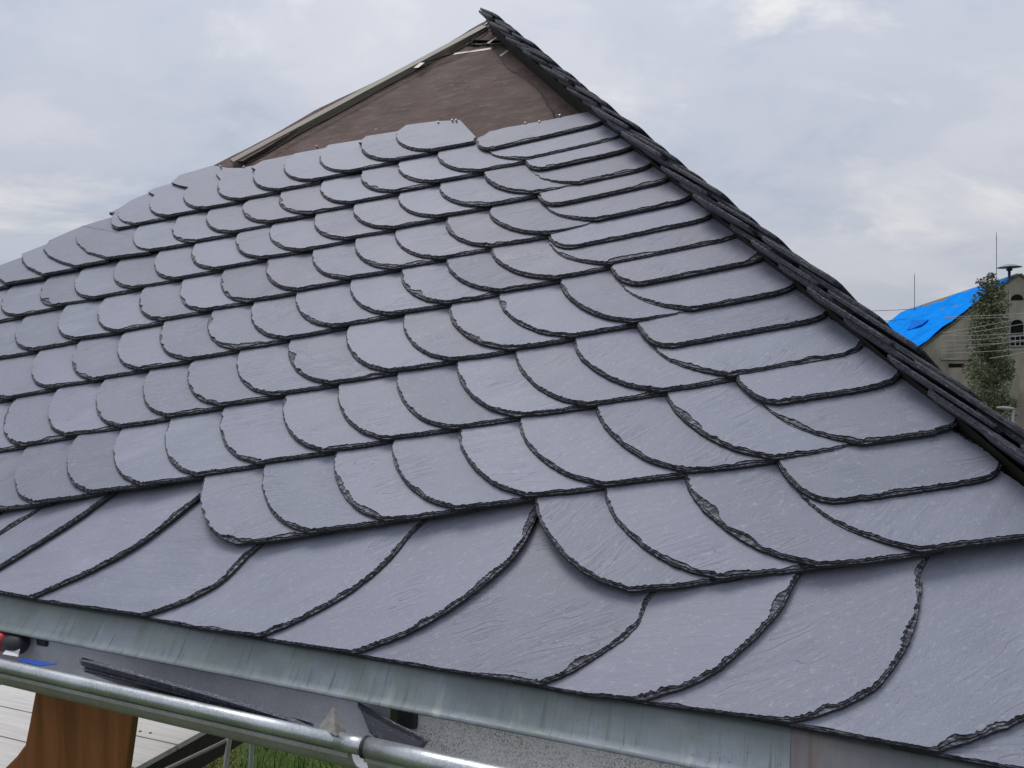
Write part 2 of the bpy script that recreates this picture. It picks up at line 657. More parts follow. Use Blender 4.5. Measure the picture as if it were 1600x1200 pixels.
def spline(pts, n=6):
    """Catmull-Rom through points"""
    out = []
    P = [np.array(p, float) for p in pts]
    P = [2 * P[0] - P[1]] + P + [2 * P[-1] - P[-2]]
    for i in range(1, len(P) - 2):
        for j in range(n):
            t = j / n
            a, b, c, d = P[i - 1], P[i], P[i + 1], P[i + 2]
            out.append(0.5 * ((2 * b) + (-a + c) * t + (2 * a - 5 * b + 4 * c - d) * t * t + (-a + 3 * b - 3 * c + d) * t ** 3))
    out.append(P[-2])
    return out


def slate_mesh(name, outline, seed, chip=0.0048, step=0.0042, th=T, big=0.0, fk=1.0):
    """a split slate: outline counter-clockwise as (x, y, visible); the edges are hewn in
    stepped layers, with flakes broken off here and there"""
    pts = densify(outline, step)
    n = len(pts)
    xy = np.array([(p[0], p[1]) for p in pts])
    vis = np.array([p[2] for p in pts])
    tan = np.roll(xy, -1, 0) - np.roll(xy, 1, 0)
    L = np.hypot(tan[:, 0], tan[:, 1]) + 1e-9
    inn = np.stack([-tan[:, 1], tan[:, 0]], 1) / L[:, None]        # inward for ccw
    s = np.concatenate([[0], np.cumsum(np.hypot(*np.diff(xy, axis=0).T))])
    a0 = np.array([0.0011 * wob(q, seed, 55) + 0.0010 * wob(q, seed + 9, 190) for q in s]) * vis
    flake = np.array([max(0.0, wob(q, seed + 3, 13) - 0.22) * (0.012 + big) + 0.0014 * abs(wob(q, seed + 23, 320)) for q in s])
    flake2 = np.array([max(0.0, wob(q, seed + 5, 27) - 0.02) * (0.006 + 0.4 * big) for q in s])
    flake, flake2, a0 = flake * fk, flake2 * fk, a0 * fk
    j1 = np.array([abs(wob(q, seed + 11, 130)) for q in s])
    j2 = np.array([abs(wob(q, seed + 13, 210)) for q in s])
    j3 = np.array([abs(wob(q, seed + 17, 90)) for q in s])
    o1 = (0.0004 + 0.0016 * j1) * vis
    o2 = o1 + (0.0010 + chip * 0.5 * j2 + flake2 * 0.8) * vis
    o3 = o2 + (0.0004 + 0.0007 * j3) * vis
    o4 = o3 + (0.0006 + chip * 0.5 * j1 + flake) * vis
    o5 = o4 + (0.0004 + 0.0006 * j2) * vis
    rings = [(-th, a0), (-0.52 * th, a0 + o1), (-0.46 * th, a0 + o2), (-0.25 * th, a0 + o3), (-0.20 * th, a0 + o4), (0.0, a0 + o5)]
    verts = []
    for z, o in rings:
        q = xy + inn * o[:, None]
        verts += [(x, y, z) for x, y in q]
    faces, mi = [], []
    for r in range(len(rings) - 1):
        for i in range(n):
            i2 = (i + 1) % n
            faces.append((r * n + i, r * n + i2, (r + 1) * n + i2, (r + 1) * n + i))
            w_ = (o2[i] - o1[i]) if r == 1 else (o4[i] - o3[i])
            mi.append(2 if r in (1, 3) and vis[i] else 1)
    k = (len(rings) - 1) * n
    faces.append(tuple(range(k, k + n)))
    mi.append(0)
    faces.append(tuple(range(n))[::-1])
    mi.append(1)
    me = bpy.data.meshes.new(name)
    me.from_pydata(verts, [], faces)
    me.polygons.foreach_set('material_index', mi)
    me.update()
    return me


SEED = [0]


def place_slate(me, u, v, ang, a, b, h=0.0, name='slate', mat=None):
    """tip of the slate at (u, v); a and b tilt it so that it drops up the slope and to the right"""
    ex = math.cos(ang) * E + math.sin(ang) * UP
    ey = -math.sin(ang) * E + math.cos(ang) * UP
    ax = ex - b * NOR
    ax /= np.linalg.norm(ax)
    az = np.cross(ax, ey - a * NOR)
    az /= np.linalg.norm(az)
    ay = np.cross(az, ax)
    o = link(name, me, [mat or M_SLATE, M_EDGE, M_BEVEL], roof, frame(RP(u, v, h), ax, ay, az))
    return o


CURVE = [(0, 0), (-0.050, 0.0265), (-0.086, 0.061), (-0.109, 0.094), (-0.1275, 0.130), (-0.1345, 0.153), (-0.1395, 0.175), (-0.1405, 0.20)]
TILT_A = 2.25 * T / (0.172 * SC)


def regular_slate(u, v, W, ang, cut_left=None, curve=CURVE, height=0.255, tip_round=0.006, toph=None):
    SEED[0] += 1
    sd_ = SEED[0]
    rr = random.Random(sd_ * 7 + 1)
    kx, ky = rr.uniform(0.95, 1.05), rr.uniform(0.96, 1.04)
    c = [(p[0] * SC * kx, p[1] * SC * ky) for p in curve]
    sp = spline(c, 6)                       # from tip up the left edge
    out = []
    Wm = W
    ymid = rr.uniform(-0.002, 0.002)
    out.append((tip_round * 1.6, 0.0012, True))
    out.append((Wm * 0.5, 0.0016 + ymid, True))
    out.append((Wm * 1.0, 0.0035, True))
    out.append((Wm + 0.035, 0.005, False))
    H = (toph or height) * SC
    out.append((Wm + 0.03, H * 0.96, False))
    out.append((c[-1][0] + 0.03, H, False))
    for p in sp[::-1][:-1]:
        out.append((p[0], p[1], True))
    out.append((-tip_round * 0.8, tip_round * 0.35, True))
    me = slate_mesh('slate', out, sd_, big=rr.choice([0, 0, 0.01, 0.02]))
    return place_slate(me, u, v, ang, TILT_A * rr.uniform(0.97, 1.04), 1.12 * T / max(W, 0.1), rr.uniform(-0.0006, 0.0006))


ROWS = [
    [(987, 921), (1126, 901), (1283, 882), 'E'],
    [(368, 848), (482, 830), (602, 811), (714, 793), (826, 773), (948, 756), (1078, 735), (1212, 714), 'E'],
    [(51, 785), (140, 768), (221, 756), (307, 741), (402, 722), (506, 703), (601, 684), (704, 667), (808, 648), (919, 631), (1036, 608), 'E'],
    [(32, 694), (101, 678), (186, 665), (262, 648), (344, 631), (428, 615), (518, 597), (609, 578), (704, 560), (798, 543), (893, 523), (989, 500), 'E'],
    [(7, 621), (74, 604), (145, 591), (216, 575), (294, 560), (368, 543), (446, 527), (521, 508), (609, 489), (697, 471), (785, 452), (868, 432), 'E'],
    [(51, 545), (115, 528), (184, 516), (251, 498), (314, 483), (385, 469), (465, 451), (538, 433), (616, 417), (688, 401), (769, 382), (861, 362), 'E'],
    [(25, 492), (83, 476), (145, 464), (206, 448), (272, 434), (337, 418), (407, 401), (472, 389), (540, 371), (615, 354), (682, 336), (760, 319), (834, 299), 'E'],
    [(233, 390), (300, 376), (364, 361), (420, 345), (483, 331), (548, 315), (616, 297), (679, 282), (750, 265), 'E'],
]
# long end slates towards the hip: lower and upper one of each course (tip, right end)
ENDS = [
    [((1441, 859), None), ((1306, 784), (1579, 731))],
    [((1350, 691), (1516, 659)), ((1220, 628), (1416, 581))],
    [((1141, 584), (1356, 528)), ((1051, 540), (1298, 476))],
    [((1080, 481), (1249, 434)), ((1002, 442), (1205, 394))],
    [((948, 410), (1161, 353)), ((894, 385), (1116, 323))],
    [((932, 341), (1083, 296)), ((874, 318), (1051, 269))],
    [((905, 284), (1021, 245)), ((851, 262), (994, 221))],
    [((824, 246), (974, 198)), ((770, 231), (945, 181))],
]
END_LOW = [(0, 0), (-0.047, 0.029), (-0.086, 0.063), (-0.108, 0.097), (-0.121, 0.131), (-0.126, 0.16)]
END_UP = [(0, 0), (-0.021, 0.011), (-0.038, 0.032), (-0.050, 0.062), (-0.056, 0.09), (-0.058, 0.11)]


def end_slate(tip, end, curve, upper, last=False):
    SEED[0] += 1
    rr = random.Random(SEED[0] * 5)
    tu = uv(*tip) if not isinstance(tip, np.ndarray) else tip
    if end is None:
        eu = np.array([HIP_U - 0.02 * SC - HIP_K * 0.31 * SC, 0.31 * SC])
    else:
        eu = uv(*end)
    ang = ROW + R(0.8)
    ca, sa = math.cos(ang), math.sin(ang)
    d = eu - tu
    lx, ly = d[0] * ca + d[1] * sa, -d[0] * sa + d[1] * ca       # right end in the slate's frame
    c = [(p[0] * SC, p[1] * SC) for p in curve]
    # direction of the hip in this frame
    hx = (-HIP_K) * ca + sa
    hy = HIP_K * sa + ca
    hl = math.hypot(hx, hy)
    hx, hy = hx / hl, hy / hl
    out = [(0.006, 0.0008, True), (lx * 0.35, 0.001 + rr.uniform(-.0015, .0015), True), (lx * 0.7, 0.002 + rr.uniform(-.0015, .0015), True)]
    r = 0.034
    x0 = lx - 0.052
    corner = spline([(x0, 0.004), (lx - 0.022, 0.012), (lx - 0.003, 0.030), (lx - 0.001, 0.045), (lx + hx * 0.06, 0.045 + hy * 0.055)], 5)
    for p in corner:
        out.append((p[0], p[1], True))
    top = (0.125 if last else 0.16 if upper else 0.20) * SC
    out.append((lx + hx * top + 0.004, top, last))
    out.append((c[-1][0] + 0.02, top, False))
    if last:
        # the uppermost slate shows its cut top edge
        out = [q for q in out if q[1] < 0.036][:]
        for pp in ((940, 163), (929, 162), (860, 178), (790, 192), (762, 200)):
            w = uv(*pp, -0.008) - tu
            out.append((w[0] * ca + w[1] * sa, -w[0] * sa + w[1] * ca, True))
        yl = out[-1][1]
    for p in spline(c, 5)[::-1][:-1]:
        if last and p[1] > yl - 0.008:
            continue
        out.append((p[0], p[1], True))
    out.append((-0.004, 0.0022, True))
    me = slate_mesh('slate', out, SEED[0], big=rr.choice([0, 0.01, 0.02]))
    o = place_slate(me, tu[0], tu[1], ang, TILT_A * 1.05, 0.9 * T / 0.27, 0.0015 if upper else 0.0)
    return tu


for row, ends in zip(ROWS, ENDS):
    reg = [uv(*p) for p in row if p != 'E']
    # carry the course on past the left of the picture, as far as the left hip
    if row[0][0] < 120:
        first = reg[0]
        W0 = 0.127 * SC
        extra = []
        k = 1
        while True:
            q = first - k * W0 * np.array([math.cos(ROW), math.sin(ROW)])
            hipl = -2.99 * SC + 0.83 * q[1]
            if q[0] < hipl + 0.10 * SC or q[1] < 0.10 * SC or k > 7:
                break
            extra.append(q)
            k += 1
        reg = extra[::-1] + reg
    low = uv(*ends[0][0])
    for i, q in enumerate(reg):
        nx = reg[i + 1] if i + 1 < len(reg) else low
        d = nx - q
        regular_slate(q[0], q[1], float(np.hypot(*d)), math.atan2(d[1], d[0]) * 0.6 + ROW * 0.4)
    end_slate(*ends[0], END_LOW, False)
    end_slate(*ends[1], END_UP if ends[1][0][0] > 900 else END_UP, True, last=(ends is ENDS[-1]))

# uppermost course: its slates show their cut top edges, and those at the left are cut along the hip
TOPROW = [  # tip, next tip, top edge from left to right as pixels
    ((182, 356), (211, 349), [(172, 334), (196, 319), (222, 312)]),
    ((211, 349), (263, 336), [(193, 321), (204, 311), (238, 292), (262, 300)]),
    ((263, 336), (319, 324), [(231, 298), (239, 292), (271, 279), (330, 262)]),
    ((319, 324), (375, 310), [(268, 284), (280, 270), (329, 250), (375, 257), (392, 270)]),
    ((375, 310), (435, 295), [(336, 268), (352, 258), (376, 257), (432, 240), (440, 250)]),
    ((435, 295), (486, 280), [(393, 261), (410, 248), (474, 228), (500, 240)]),
    ((486, 280), (545, 266), [(447, 250), (460, 236), (530, 217), (560, 226)]),
    ((545, 266), (616, 248), [(501, 236), (512, 222), (560, 211), (590, 207), (640, 225)]),
    ((616, 248), (675, 233), [(561, 222), (572, 210), (618, 199), (650, 193), (690, 212)]),
    ((675, 233), (741, 218), [(619, 206), (634, 191), (680, 182), (717, 179), (743, 211)]),
]
for i, (t0, t1, top) in enumerate(TOPROW):
    SEED[0] += 1
    q, q1 = uv(*t0), uv(*t1)
    d = q1 - q
    W = float(np.hypot(*d))
    ang = ROW
    ca, sa = math.cos(ang), math.sin(ang)

    def loc(p):
        w = uv(*p, -0.008) - q
        return (w[0] * ca + w[1] * sa, -w[0] * sa + w[1] * ca)
    tl = [loc(p) for p in top]
    c = [(p[0] * SC, p[1] * SC) for p in CURVE]
    ymax = tl[0][1]
    left = [p for p in spline(c, 6) if p[1] < ymax - 0.012]
    if i == 0:
        left = [(p[0] * 0.6, p[1]) for p in left]
    lastone = i == len(TOPROW) - 1
    out = [(0.008, 0.001, True), (W * 0.5, 0.002, True), (W * (0.97 if lastone else 1.0), 0.004, True)]
    if not lastone:
        out.append((W + 0.03, 0.006, False))
    for p in tl[::-1]:
        out.append((p[0], p[1], False))
    for p in left[::-1][:-1]:
        out.append((p[0], p[1], True))
    out.append((-0.005, 0.002, True))
    me = slate_mesh('slate', out, SEED[0], big=0.0)
    place_slate(me, q[0], q[1], ang, TILT_A * 0.8, 1.12 * T / max(W, 0.1))

# slates cut to the left hip, at the end of the lower courses
LEFTCUT = [
    ((166, 404), [(166, 404), (232, 391), (236, 360), (188, 331), (172, 334), (128, 351), (118, 372), (122, 384), (138, 398)]),
    ((118, 417), [(118, 417), (167, 404), (170, 380), (150, 345), (128, 351), (79, 378), (70, 393), (78, 404), (95, 413)]),
    ((66, 430), [(66, 430), (119, 416), (125, 380), (79, 378), (37, 400), (36, 410), (45, 421)]),
    ((8, 444), [(8, 444), (66, 430), (75, 395), (37, 400), (0, 418), (-8, 432)]),
    ((-60, 462), [(-60, 462), (9, 443), (15, 410), (0, 418), (-70, 452)]),
]

# ---- eave course: big slates lapped the other way (each lies on its right neighbour)
EDGES = [
    [(-60, 800), (-130, 850), (-230, 893)],
    [(40, 790), (-60, 860), (-125, 905)],
    [(143, 773), (101, 808), (0, 880), (-50, 912)],
    [(310, 749), (219, 835), (148, 882), (90, 912), (46, 933)],
    [(381, 855), (341, 902), (287, 936), (223, 961)],
    [(633, 816), (592, 872), (535, 923), (461, 967), (403, 993)],
    [(832, 781), (802, 848), (737, 916), (646, 980), (552, 1019)],
    [(1009, 926), (989, 973), (945, 1010), (888, 1048), (840, 1068)],
    [(1239, 896), (1215, 946), (1164, 1004), (1097, 1058), (1002, 1093)],
    [(1438, 873), (1440, 896), (1431, 957), (1408, 1018), (1364, 1075), (1296, 1109), (1232, 1127)],
    [(1745, 905), (1742, 985), (1700, 1060), (1600, 1119), (1532, 1149), (1465, 1173)],
    [(2010, 950), (2000, 1060), (1940, 1140), (1830, 1200), (1700, 1226)],
    [(2300, 1000), (2290, 1120), (2210, 1210), (2100, 1260), (1950, 1272)],
]
edge_uv = [[uv(*p) for p in ed] for ed in EDGES]
NLEFT = 8
edge_uv = [[q - np.array([0.22 * k, 0.0]) for q in edge_uv[0]] for k in range(NLEFT, 0, -1)] + edge_uv
for k, ed in enumerate(edge_uv):
    SEED[0] += 1
    rr = random.Random(SEED[0])
    tipq = ed[-1]
    prev = edge_uv[k - 1][-1] if k else ed[-1] - np.array([0.3, 0])
    pts = spline(ed[::-1], 7)                     # from the eave up
    topv = ed[0][1] + 0.06
    out = []
    out.append((-0.004, 0.0018, True))
    out.append((0.004, 0.0025, True))
    for p in pts[1:]:
        out.append((p[0] - tipq[0], p[1] - tipq[1], True))
    l = pts[-1] - tipq
    xt = 0.13 if k >= 10 + NLEFT or k <= NLEFT else 0.05
    out.append((l[0] + 0.02, l[1] + xt, False))
    pl = edge_uv[k - 1][0] - tipq if k else l - np.array([0.2, 0])
    out.append((pl[0] - 0.02, max(l[1], pl[1]) + (0.10 if k >= 10 + NLEFT or k <= NLEFT else 0.05), False))
    w = prev - tipq
    lowl = w[0] - 0.05
    out.append((lowl, 0.05, False))
    out.append((lowl, w[1] + 0.004, False))
    out.append((w[0], w[1] + 0.002, 0.32))
    out.append((w[0] * 0.5, w[1] * 0.5 + rr.uniform(-0.002, 0.003), 0.32))
    out = [(min(x_, HIP_U - 0.025 - HIP_K * max(0.0, y_ + tipq[1]) - tipq[0]), y_, f_) for x_, y_, f_ in out]
    if tipq[0] > HIP_U - 0.05:
        continue
    me = slate_mesh('slate', out, SEED[0], chip=0.007, step=0.003, th=0.0088, big=0.014)
    b = -1.1 * T / max(0.16, abs(w[0]))
    o = place_slate(me, tipq[0], tipq[1], 0.0, 2.35 * T / (0.147 * SC), b)

# ---- boarding under the slates, with brown felt where it is still bare
def hip_v(v):
    return HIP_U - HIP_K * v


LA, LB = uv(768, 36, -HTIP), uv(350, 250, -HTIP)
LK = (LA[0] - LB[0]) / (LA[1] - LB[1])
APEX = (float(LA[0]), float(LA[1]))
LHIP0 = float(LA[0] - LK * LA[1])
lhip = lambda v, d=0.0: (LHIP0 + LK * v + d, v)


def felt_sheet(name, poly, h, th=0.0025, mat=M_FELT, seed=0, parent=roof):
    """a thin felt sheet lying on the boarding, edges a little wavy"""
    pts = []
    n = len(poly)
    for i in range(n):
        a, b = np.array(poly[i]), np.array(poly[(i + 1) % n])
        k = max(1, int(np.hypot(*(b - a)) / 0.03))
        for j in range(k):
            p = a + (b - a) * j / k
            if k > 2 and j:
                p = p + np.array([wob(j * 0.37, seed + i), wob(j * 0.31, seed + i + 50)]) * 0.006
            pts.append(p)
    mb = MB()
    mb.prism([tuple(p) for p in pts], (0, 0, 0), (1, 0, 0), (0, 1, 0), (0, 0, 1), th)
    return mb.build(name, mat, parent, mw=frame(RP(0, 0, h), E, UP, NOR))


# the timber boarding: a closed hipped body
hd = (RP(HIP_U - HIP_K * 2.44 * SC, 2.44 * SC) - RP(HIP_U, 0))
deck = -HTIP
apex = RP(APEX[0], APEX[1], deck)
cr = RP(HIP_U, -0.01, deck)
cl = RP(LHIP0, -0.01, deck)
depth = 4.2
cbr, cbl = cr + NH * depth, cl + NH * depth
ridge_b = apex + NH * 1.2
drop = -0.05 * Z
body = MB()
V = [cr, cl, cbl, cbr, apex, ridge_b]
V2 = [p + drop * 1.6 for p in V[:4]]
body.add(V + V2, [(1, 0, 4), (0, 3, 5, 4), (3, 2, 5), (2, 1, 4, 5), (0, 1, 7, 6), (1, 2, 8, 7), (2, 3, 9, 8), (3, 0, 6, 9), (6, 7, 8, 9)])
body.build('boarding', M_BOARD, roof)

p = lambda x, y: tuple(uv(x, y, -HTIP + 0.004))
hipR = lambda v: (HIP_U + 0.02 - HIP_K * v, v)
felt_sheet('felt', [lhip(0.03, 0.03), hipR(0.03), hipR(APEX[1] * 0.5), (hipR(APEX[1])[0], APEX[1] - 0.02), (APEX[0], APEX[1] - 0.005), lhip(APEX[1] * 0.6, 0.02)], deck + 0.002, 0.002, seed=1)
felt_sheet('felt', [p(728, 71), p(763, 71), p(780, 89), p(800, 111), p(838, 138), p(863, 175), p(880, 260), p(430, 300), p(345, 262), p(500, 172), p(640, 106), p(690, 82)], deck + 0.0110, 0.0025, seed=2)
felt_sheet('felt', [p(770, 38), p(785, 36), p(815, 69), p(770, 69.5), p(724, 68), p(733, 62)], deck + 0.0210, 0.0025, seed=3)
fl = felt_sheet('felt_flap', [p(772, 38), p(733, 68), p(712, 81), p(676, 96), p(640, 117), p(560, 160), p(480, 206), p(385, 262), p(366, 262), p(510, 184), p(640, 114), p(700, 80), p(745, 52)], deck + 0.0320, 0.003, seed=4)


M_SEAM_SHADE = plain('seam_shade', (0.016, 0.013, 0.012), 0.7, 0.3, 40)  # near-black tubes along the felt laps stand in for their shadow lines


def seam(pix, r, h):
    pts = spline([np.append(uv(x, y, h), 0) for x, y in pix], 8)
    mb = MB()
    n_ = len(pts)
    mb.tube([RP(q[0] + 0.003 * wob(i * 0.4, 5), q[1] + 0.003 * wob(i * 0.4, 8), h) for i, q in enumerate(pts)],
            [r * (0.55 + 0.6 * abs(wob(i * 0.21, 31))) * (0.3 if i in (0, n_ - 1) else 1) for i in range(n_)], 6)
    mb.build('felt_seam_shade', M_SEAM_SHADE, roof)


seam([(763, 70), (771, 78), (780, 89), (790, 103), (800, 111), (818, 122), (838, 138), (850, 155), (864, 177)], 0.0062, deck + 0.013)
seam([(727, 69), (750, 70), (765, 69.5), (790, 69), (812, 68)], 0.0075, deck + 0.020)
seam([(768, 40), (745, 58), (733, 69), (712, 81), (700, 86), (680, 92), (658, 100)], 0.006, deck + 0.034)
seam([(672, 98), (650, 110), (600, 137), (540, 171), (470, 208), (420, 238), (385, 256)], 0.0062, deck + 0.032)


def tape(a, b, w, h):
    a, b = uv(*a, h), uv(*b, h)
    d = (b - a) / np.hypot(*(b - a))
    s = np.array([-d[1], d[0]]) * w / 2
    felt_sheet('tape', [tuple(a - s), tuple(b - s), tuple(b + s), tuple(a + s)], h, 0.0008, M_TAPE, seed=int(w * 9999))


tape((692, 87), (769, 75.5), 0.019, deck + 0.0145)
tape((762, 68), (786, 52), 0.017, deck + 0.0245)
tape((781, 88), (806, 71), 0.017, deck + 0.0050)
tape((650, 106), (660, 98), 0.028, deck + 0.0420)

# left hip board: two pale planks along the hip
for (pa, pb_, hh, wd, th) in (((753, 39), (353, 252), 0.040, 0.046, 0.030),):
    ha, hb = uv(*pa, deck + hh), uv(*pb_, deck + hh)
    dv = (hb - ha) / np.hypot(*(hb - ha))
    Ln = float(np.hypot(*(hb - ha))) * 0.985
    inw = np.array([-dv[1], dv[0]])
    if inw[0] < 0:
        inw = -inw
    mb = MB()
    mb.box((0, 0, 0), (Ln, 0, 0), (0, wd, 0), (0, 0, -th))
    mb.build('hip_board', M_BOARD, roof, mw=frame(RP(*ha, deck + hh), dv[0] * E + dv[1] * UP, inw[0] * E + inw[1] * UP, NOR))

for t0, poly in LEFTCUT:
    SEED[0] += 1
    q = uv(*t0)
    ca, sa = math.cos(ROW), math.sin(ROW)
    out = []
    for j, pp in enumerate(poly):
        w = uv(*pp, -0.008 if j > 1 else 0) - q
        out.append((w[0] * ca + w[1] * sa, -w[0] * sa + w[1] * ca, j < 1 or j > 4))
    me = slate_mesh('slate', out, SEED[0])
    first = t0[0] == 166
    place_slate(me, q[0], q[1], ROW, TILT_A * (0.88 if first else 0.7), 1.1 * T / 0.16, 0.0045)

# ---- hip slates: the neighbouring face's slates oversail the hip
A0 = RP(HIP_U, 0)
HD = RP(HIP_U - HIP_K, 1.0) - A0
HD /= np.linalg.norm(HD)                     # up along the hip
NR = np.cross(NH, HD)
NR /= np.linalg.norm(NR)
if NR[0] < 0:
    NR = -NR
OV = np.cross(HD, NR)
if OV @ NH > 0:
    OV = -OV                                 # oversails towards the front face
hip_len = 2.47 * SC * math.sqrt(1 + HIP_K ** 2)
DN = -HD
sp_h = 0.118
nh = int(hip_len / sp_h) + 4
for i in range(2 * nh):
    under = i % 2                            # every other one is a bedding slate under the next
    SEED[0] += 1
    rr = random.Random(SEED[0] * 3)
    s0 = -0.25 + (i // 2 + 0.5 * under) * sp_h + rr.uniform(-0.012, 0.012)       # position of the lower end up the hip
    Lp = 0.24
    if s0 + 0.2 > hip_len:
        Lp = max(0.12, hip_len + 0.02 - s0)
    if s0 > hip_len - 0.05:
        continue
    over = 0.034 + 0.020 * ((i // 2) % 2) + rr.uniform(-0.010, 0.010) - 0.004 * under
    # frame: x up the hip, y away from the front face, z out of the right face
    out = [(0.0, -over + 0.016, True), (0.012, -over + 0.004, True), (0.04, -over, True)][::1]
    poly = [(0.016, 0.26, False), (0.0, 0.10, True), (0.0, -over + 0.020, True), (0.008, -over + 0.006, True), (0.03, -over, True),
            (Lp * 0.5, -over + rr.uniform(-0.004, 0.004), True), (Lp, -over + rr.uniform(-0.002, 0.006), True), (Lp, 0.26, False)]
    me = slate_mesh('hip_slate', poly, SEED[0], chip=0.0012, step=0.008, th=0.0075 * rr.uniform(0.85, 1.25), fk=0.12)
    tilt = 0.0110 / sp_h + rr.uniform(-0.012, 0.012)
    ax = HD - tilt * NR
    ax /= np.linalg.norm(ax)
    ay0 = -OV
    az = np.cross(ax, ay0)
    az /= np.linalg.norm(az)
    ay = np.cross(az, ax)
    org = A0 + HD * s0 + NR * (0.029 - 0.018 * under + rr.uniform(-0.003, 0.003))
    link('hip_slate', me, [M_HIPSLATE, M_HIPEDGE, M_BEVEL], roof, frame(org, ax, ay, az))

# hip timber that the oversailing slates are bedded on
hb_ = MB()
c_ = [NOR * -0.085 + OV * 0.012, NR * -0.010 + OV * 0.004, -OV * 0.10 - NR * 0.010, -OV * 0.10 - NR * 0.09]
e0_, e1_ = A0 + HD * 0.02, A0 + HD * (hip_len - 0.03)
hb_.add([e0_ + q for q in c_] + [e1_ + q for q in c_], [(0, 1, 2, 3), (7, 6, 5, 4), (0, 4, 5, 1), (1, 5, 6, 2), (2, 6, 7, 3), (3, 7, 4, 0)])
hb_.build('hip_timber', M_PAINT_DK, roof)

# the rest of the neighbouring face, out of the picture: one covering of the same slates
cov = MB()
NRd = NH
for r_ in range(26):
    vv = 0.04 + r_ * 0.115
    P_h = RP(HIP_U - HIP_K * vv, vv)
    SR = np.cross(NR, NRd)
    if SR[2] < 0:
        SR = -SR
    x_ = 0.16
    while x_ < depth - vv * 1.2 - 0.2:
        w_ = 0.17
        zz = 0.030
        o_ = P_h + NRd * x_ + NR * (zz - 0.006)
        cov.box(o_, NRd * (w_ - 0.004) - NR * 0.006, SR * 0.20 - NR * 0.019, NR * 0.0055)
        x_ += w_
tag(cov.build('slate_covering', M_HIPSLATE, roof), kind='stuff')

# nails along the heads of the uppermost slates
for x, y in [(343, 258), (380, 259), (494, 227), (706, 186), (712, 186), (684, 189), (820, 190), (842, 188), (874, 178)]:
    q = uv(x, y, -0.015)
    mb = MB()
    c3 = RP(q[0], q[1], -0.032)
    t_ = 0.0150 if x < 750 else 0.0138
    mb.tube([c3, c3 + NOR * t_, c3 + NOR * (t_ + 0.0012)], [0.0040, 0.0040, 0.002], 8)
    mb.build('nail_head', M_NAIL, roof)

# ------------------------------------------------------------------ eave flashing
u0, u1 = -3.0 * SC, HIP_U - 0.02
useam = uv(1220, 1129)[0]
FL_DIR = -UP * 0.93 - NOR * 0.02
fb = on_n(666, 1117, -0.022)
fl_top = RP(0, 0.035, -0.0118)
mid = RP(0, -0.003, -0.0250)
s_fb = (fb - mid)
s_fb = s_fb - (s_fb @ E) * E
LF = np.linalg.norm(s_fb)
FD = s_fb / LF
FNOR = np.cross(E, -FD)
if FNOR @ NOR < 0:
    FNOR = -FNOR
for (ua, ub, mat, lift) in ((u0, useam + 0.012, M_ZINC, 0.0), (useam, u1 + 0.02, M_ZINC2, -0.0016)):
    # local frame: x along the eave, y up the strip, z outward
    uy, uz = float(UP @ -FD), float(UP @ FNOR)
    ny, nz = float(NOR @ -FD), float(NOR @ FNOR)
    prof = [(0.045 * uy - 0.006 * ny, 0.045 * uz - 0.006 * nz), (0.014 * uy - 0.0012 * ny, 0.014 * uz - 0.0012 * nz), (0.004 * uy, 0.004 * uz), (0.0, 0.0)]
    prof += [(-LF * t, 0.0006 * math.sin(t * 7)) for t in (0.25, 0.5, 0.75)]
    prof += [(-LF + 0.012, 0.0), (-LF + 0.005, 0.0025), (-LF, 0.0050), (-LF - 0.002, 0.0030), (-LF + 0.003, -0.0015), (-LF + 0.014, -0.003)]
    nseg = 60
    vs_, fs_ = [], []
    for i in range(nseg + 1):
        x = (ub - ua) * i / nseg
        for (y, z) in prof:
            vs_.append((x, y, z + lift + 0.0016 * wob(x * 3.1 + ua, 4) * max(0.0, 0.1 - y * 6)))
    k = len(prof)
    for i in range(nseg):
        for j in range(k - 1):
            fs_.append((i * k + j, i * k + j + 1, (i + 1) * k + j + 1, (i + 1) * k + j))
    pydata('eave_flashing', vs_, fs_, mat, roof, frame(mid + E * ua, E, -FD, FNOR), smooth=True)
soffit = MB()
# timber fascia behind the gutter
fo = RP(u0, -0.02, deck - 0.01) + NH * 0.10
soffit.box(fo - Z * 0.20, E * (u1 - u0 - 0.1), NH * 0.025, Z * 0.18)
soffit.build('fascia_board', M_PAINT_DK, roof)

# ------------------------------------------------------------------ rain gutter
A_FL = (fb - CAM - EAVE) @ NH                  # flashing foot, metres behind the eave (negative: in front)
BEAD_OFF = A_FL - 0.088
bead_p = on_n(300, 1104, BEAD_OFF)
bead_p2 = on_n(600, 1168, BEAD_OFF)
bz = 0.5 * (bead_p[2] + bead_p2[2]) - 0.006
gut = empty('rain_gutter', tuple(on_n(300, 1104, BEAD_OFF)))
tag(gut, 'galvanised half round rain gutter below the slate eave', 'gutter')
BR = 0.0118


def gline(u, off, z):
    """point at u along the eave, off metres behind the eave, absolute height z"""
    return CAM + EAVE + u * E + off * NH + np.array([0, 0, z - (CAM + EAVE)[2]])


u_join = (on_n(572, 1166, BEAD_OFF) - CAM - EAVE) @ E


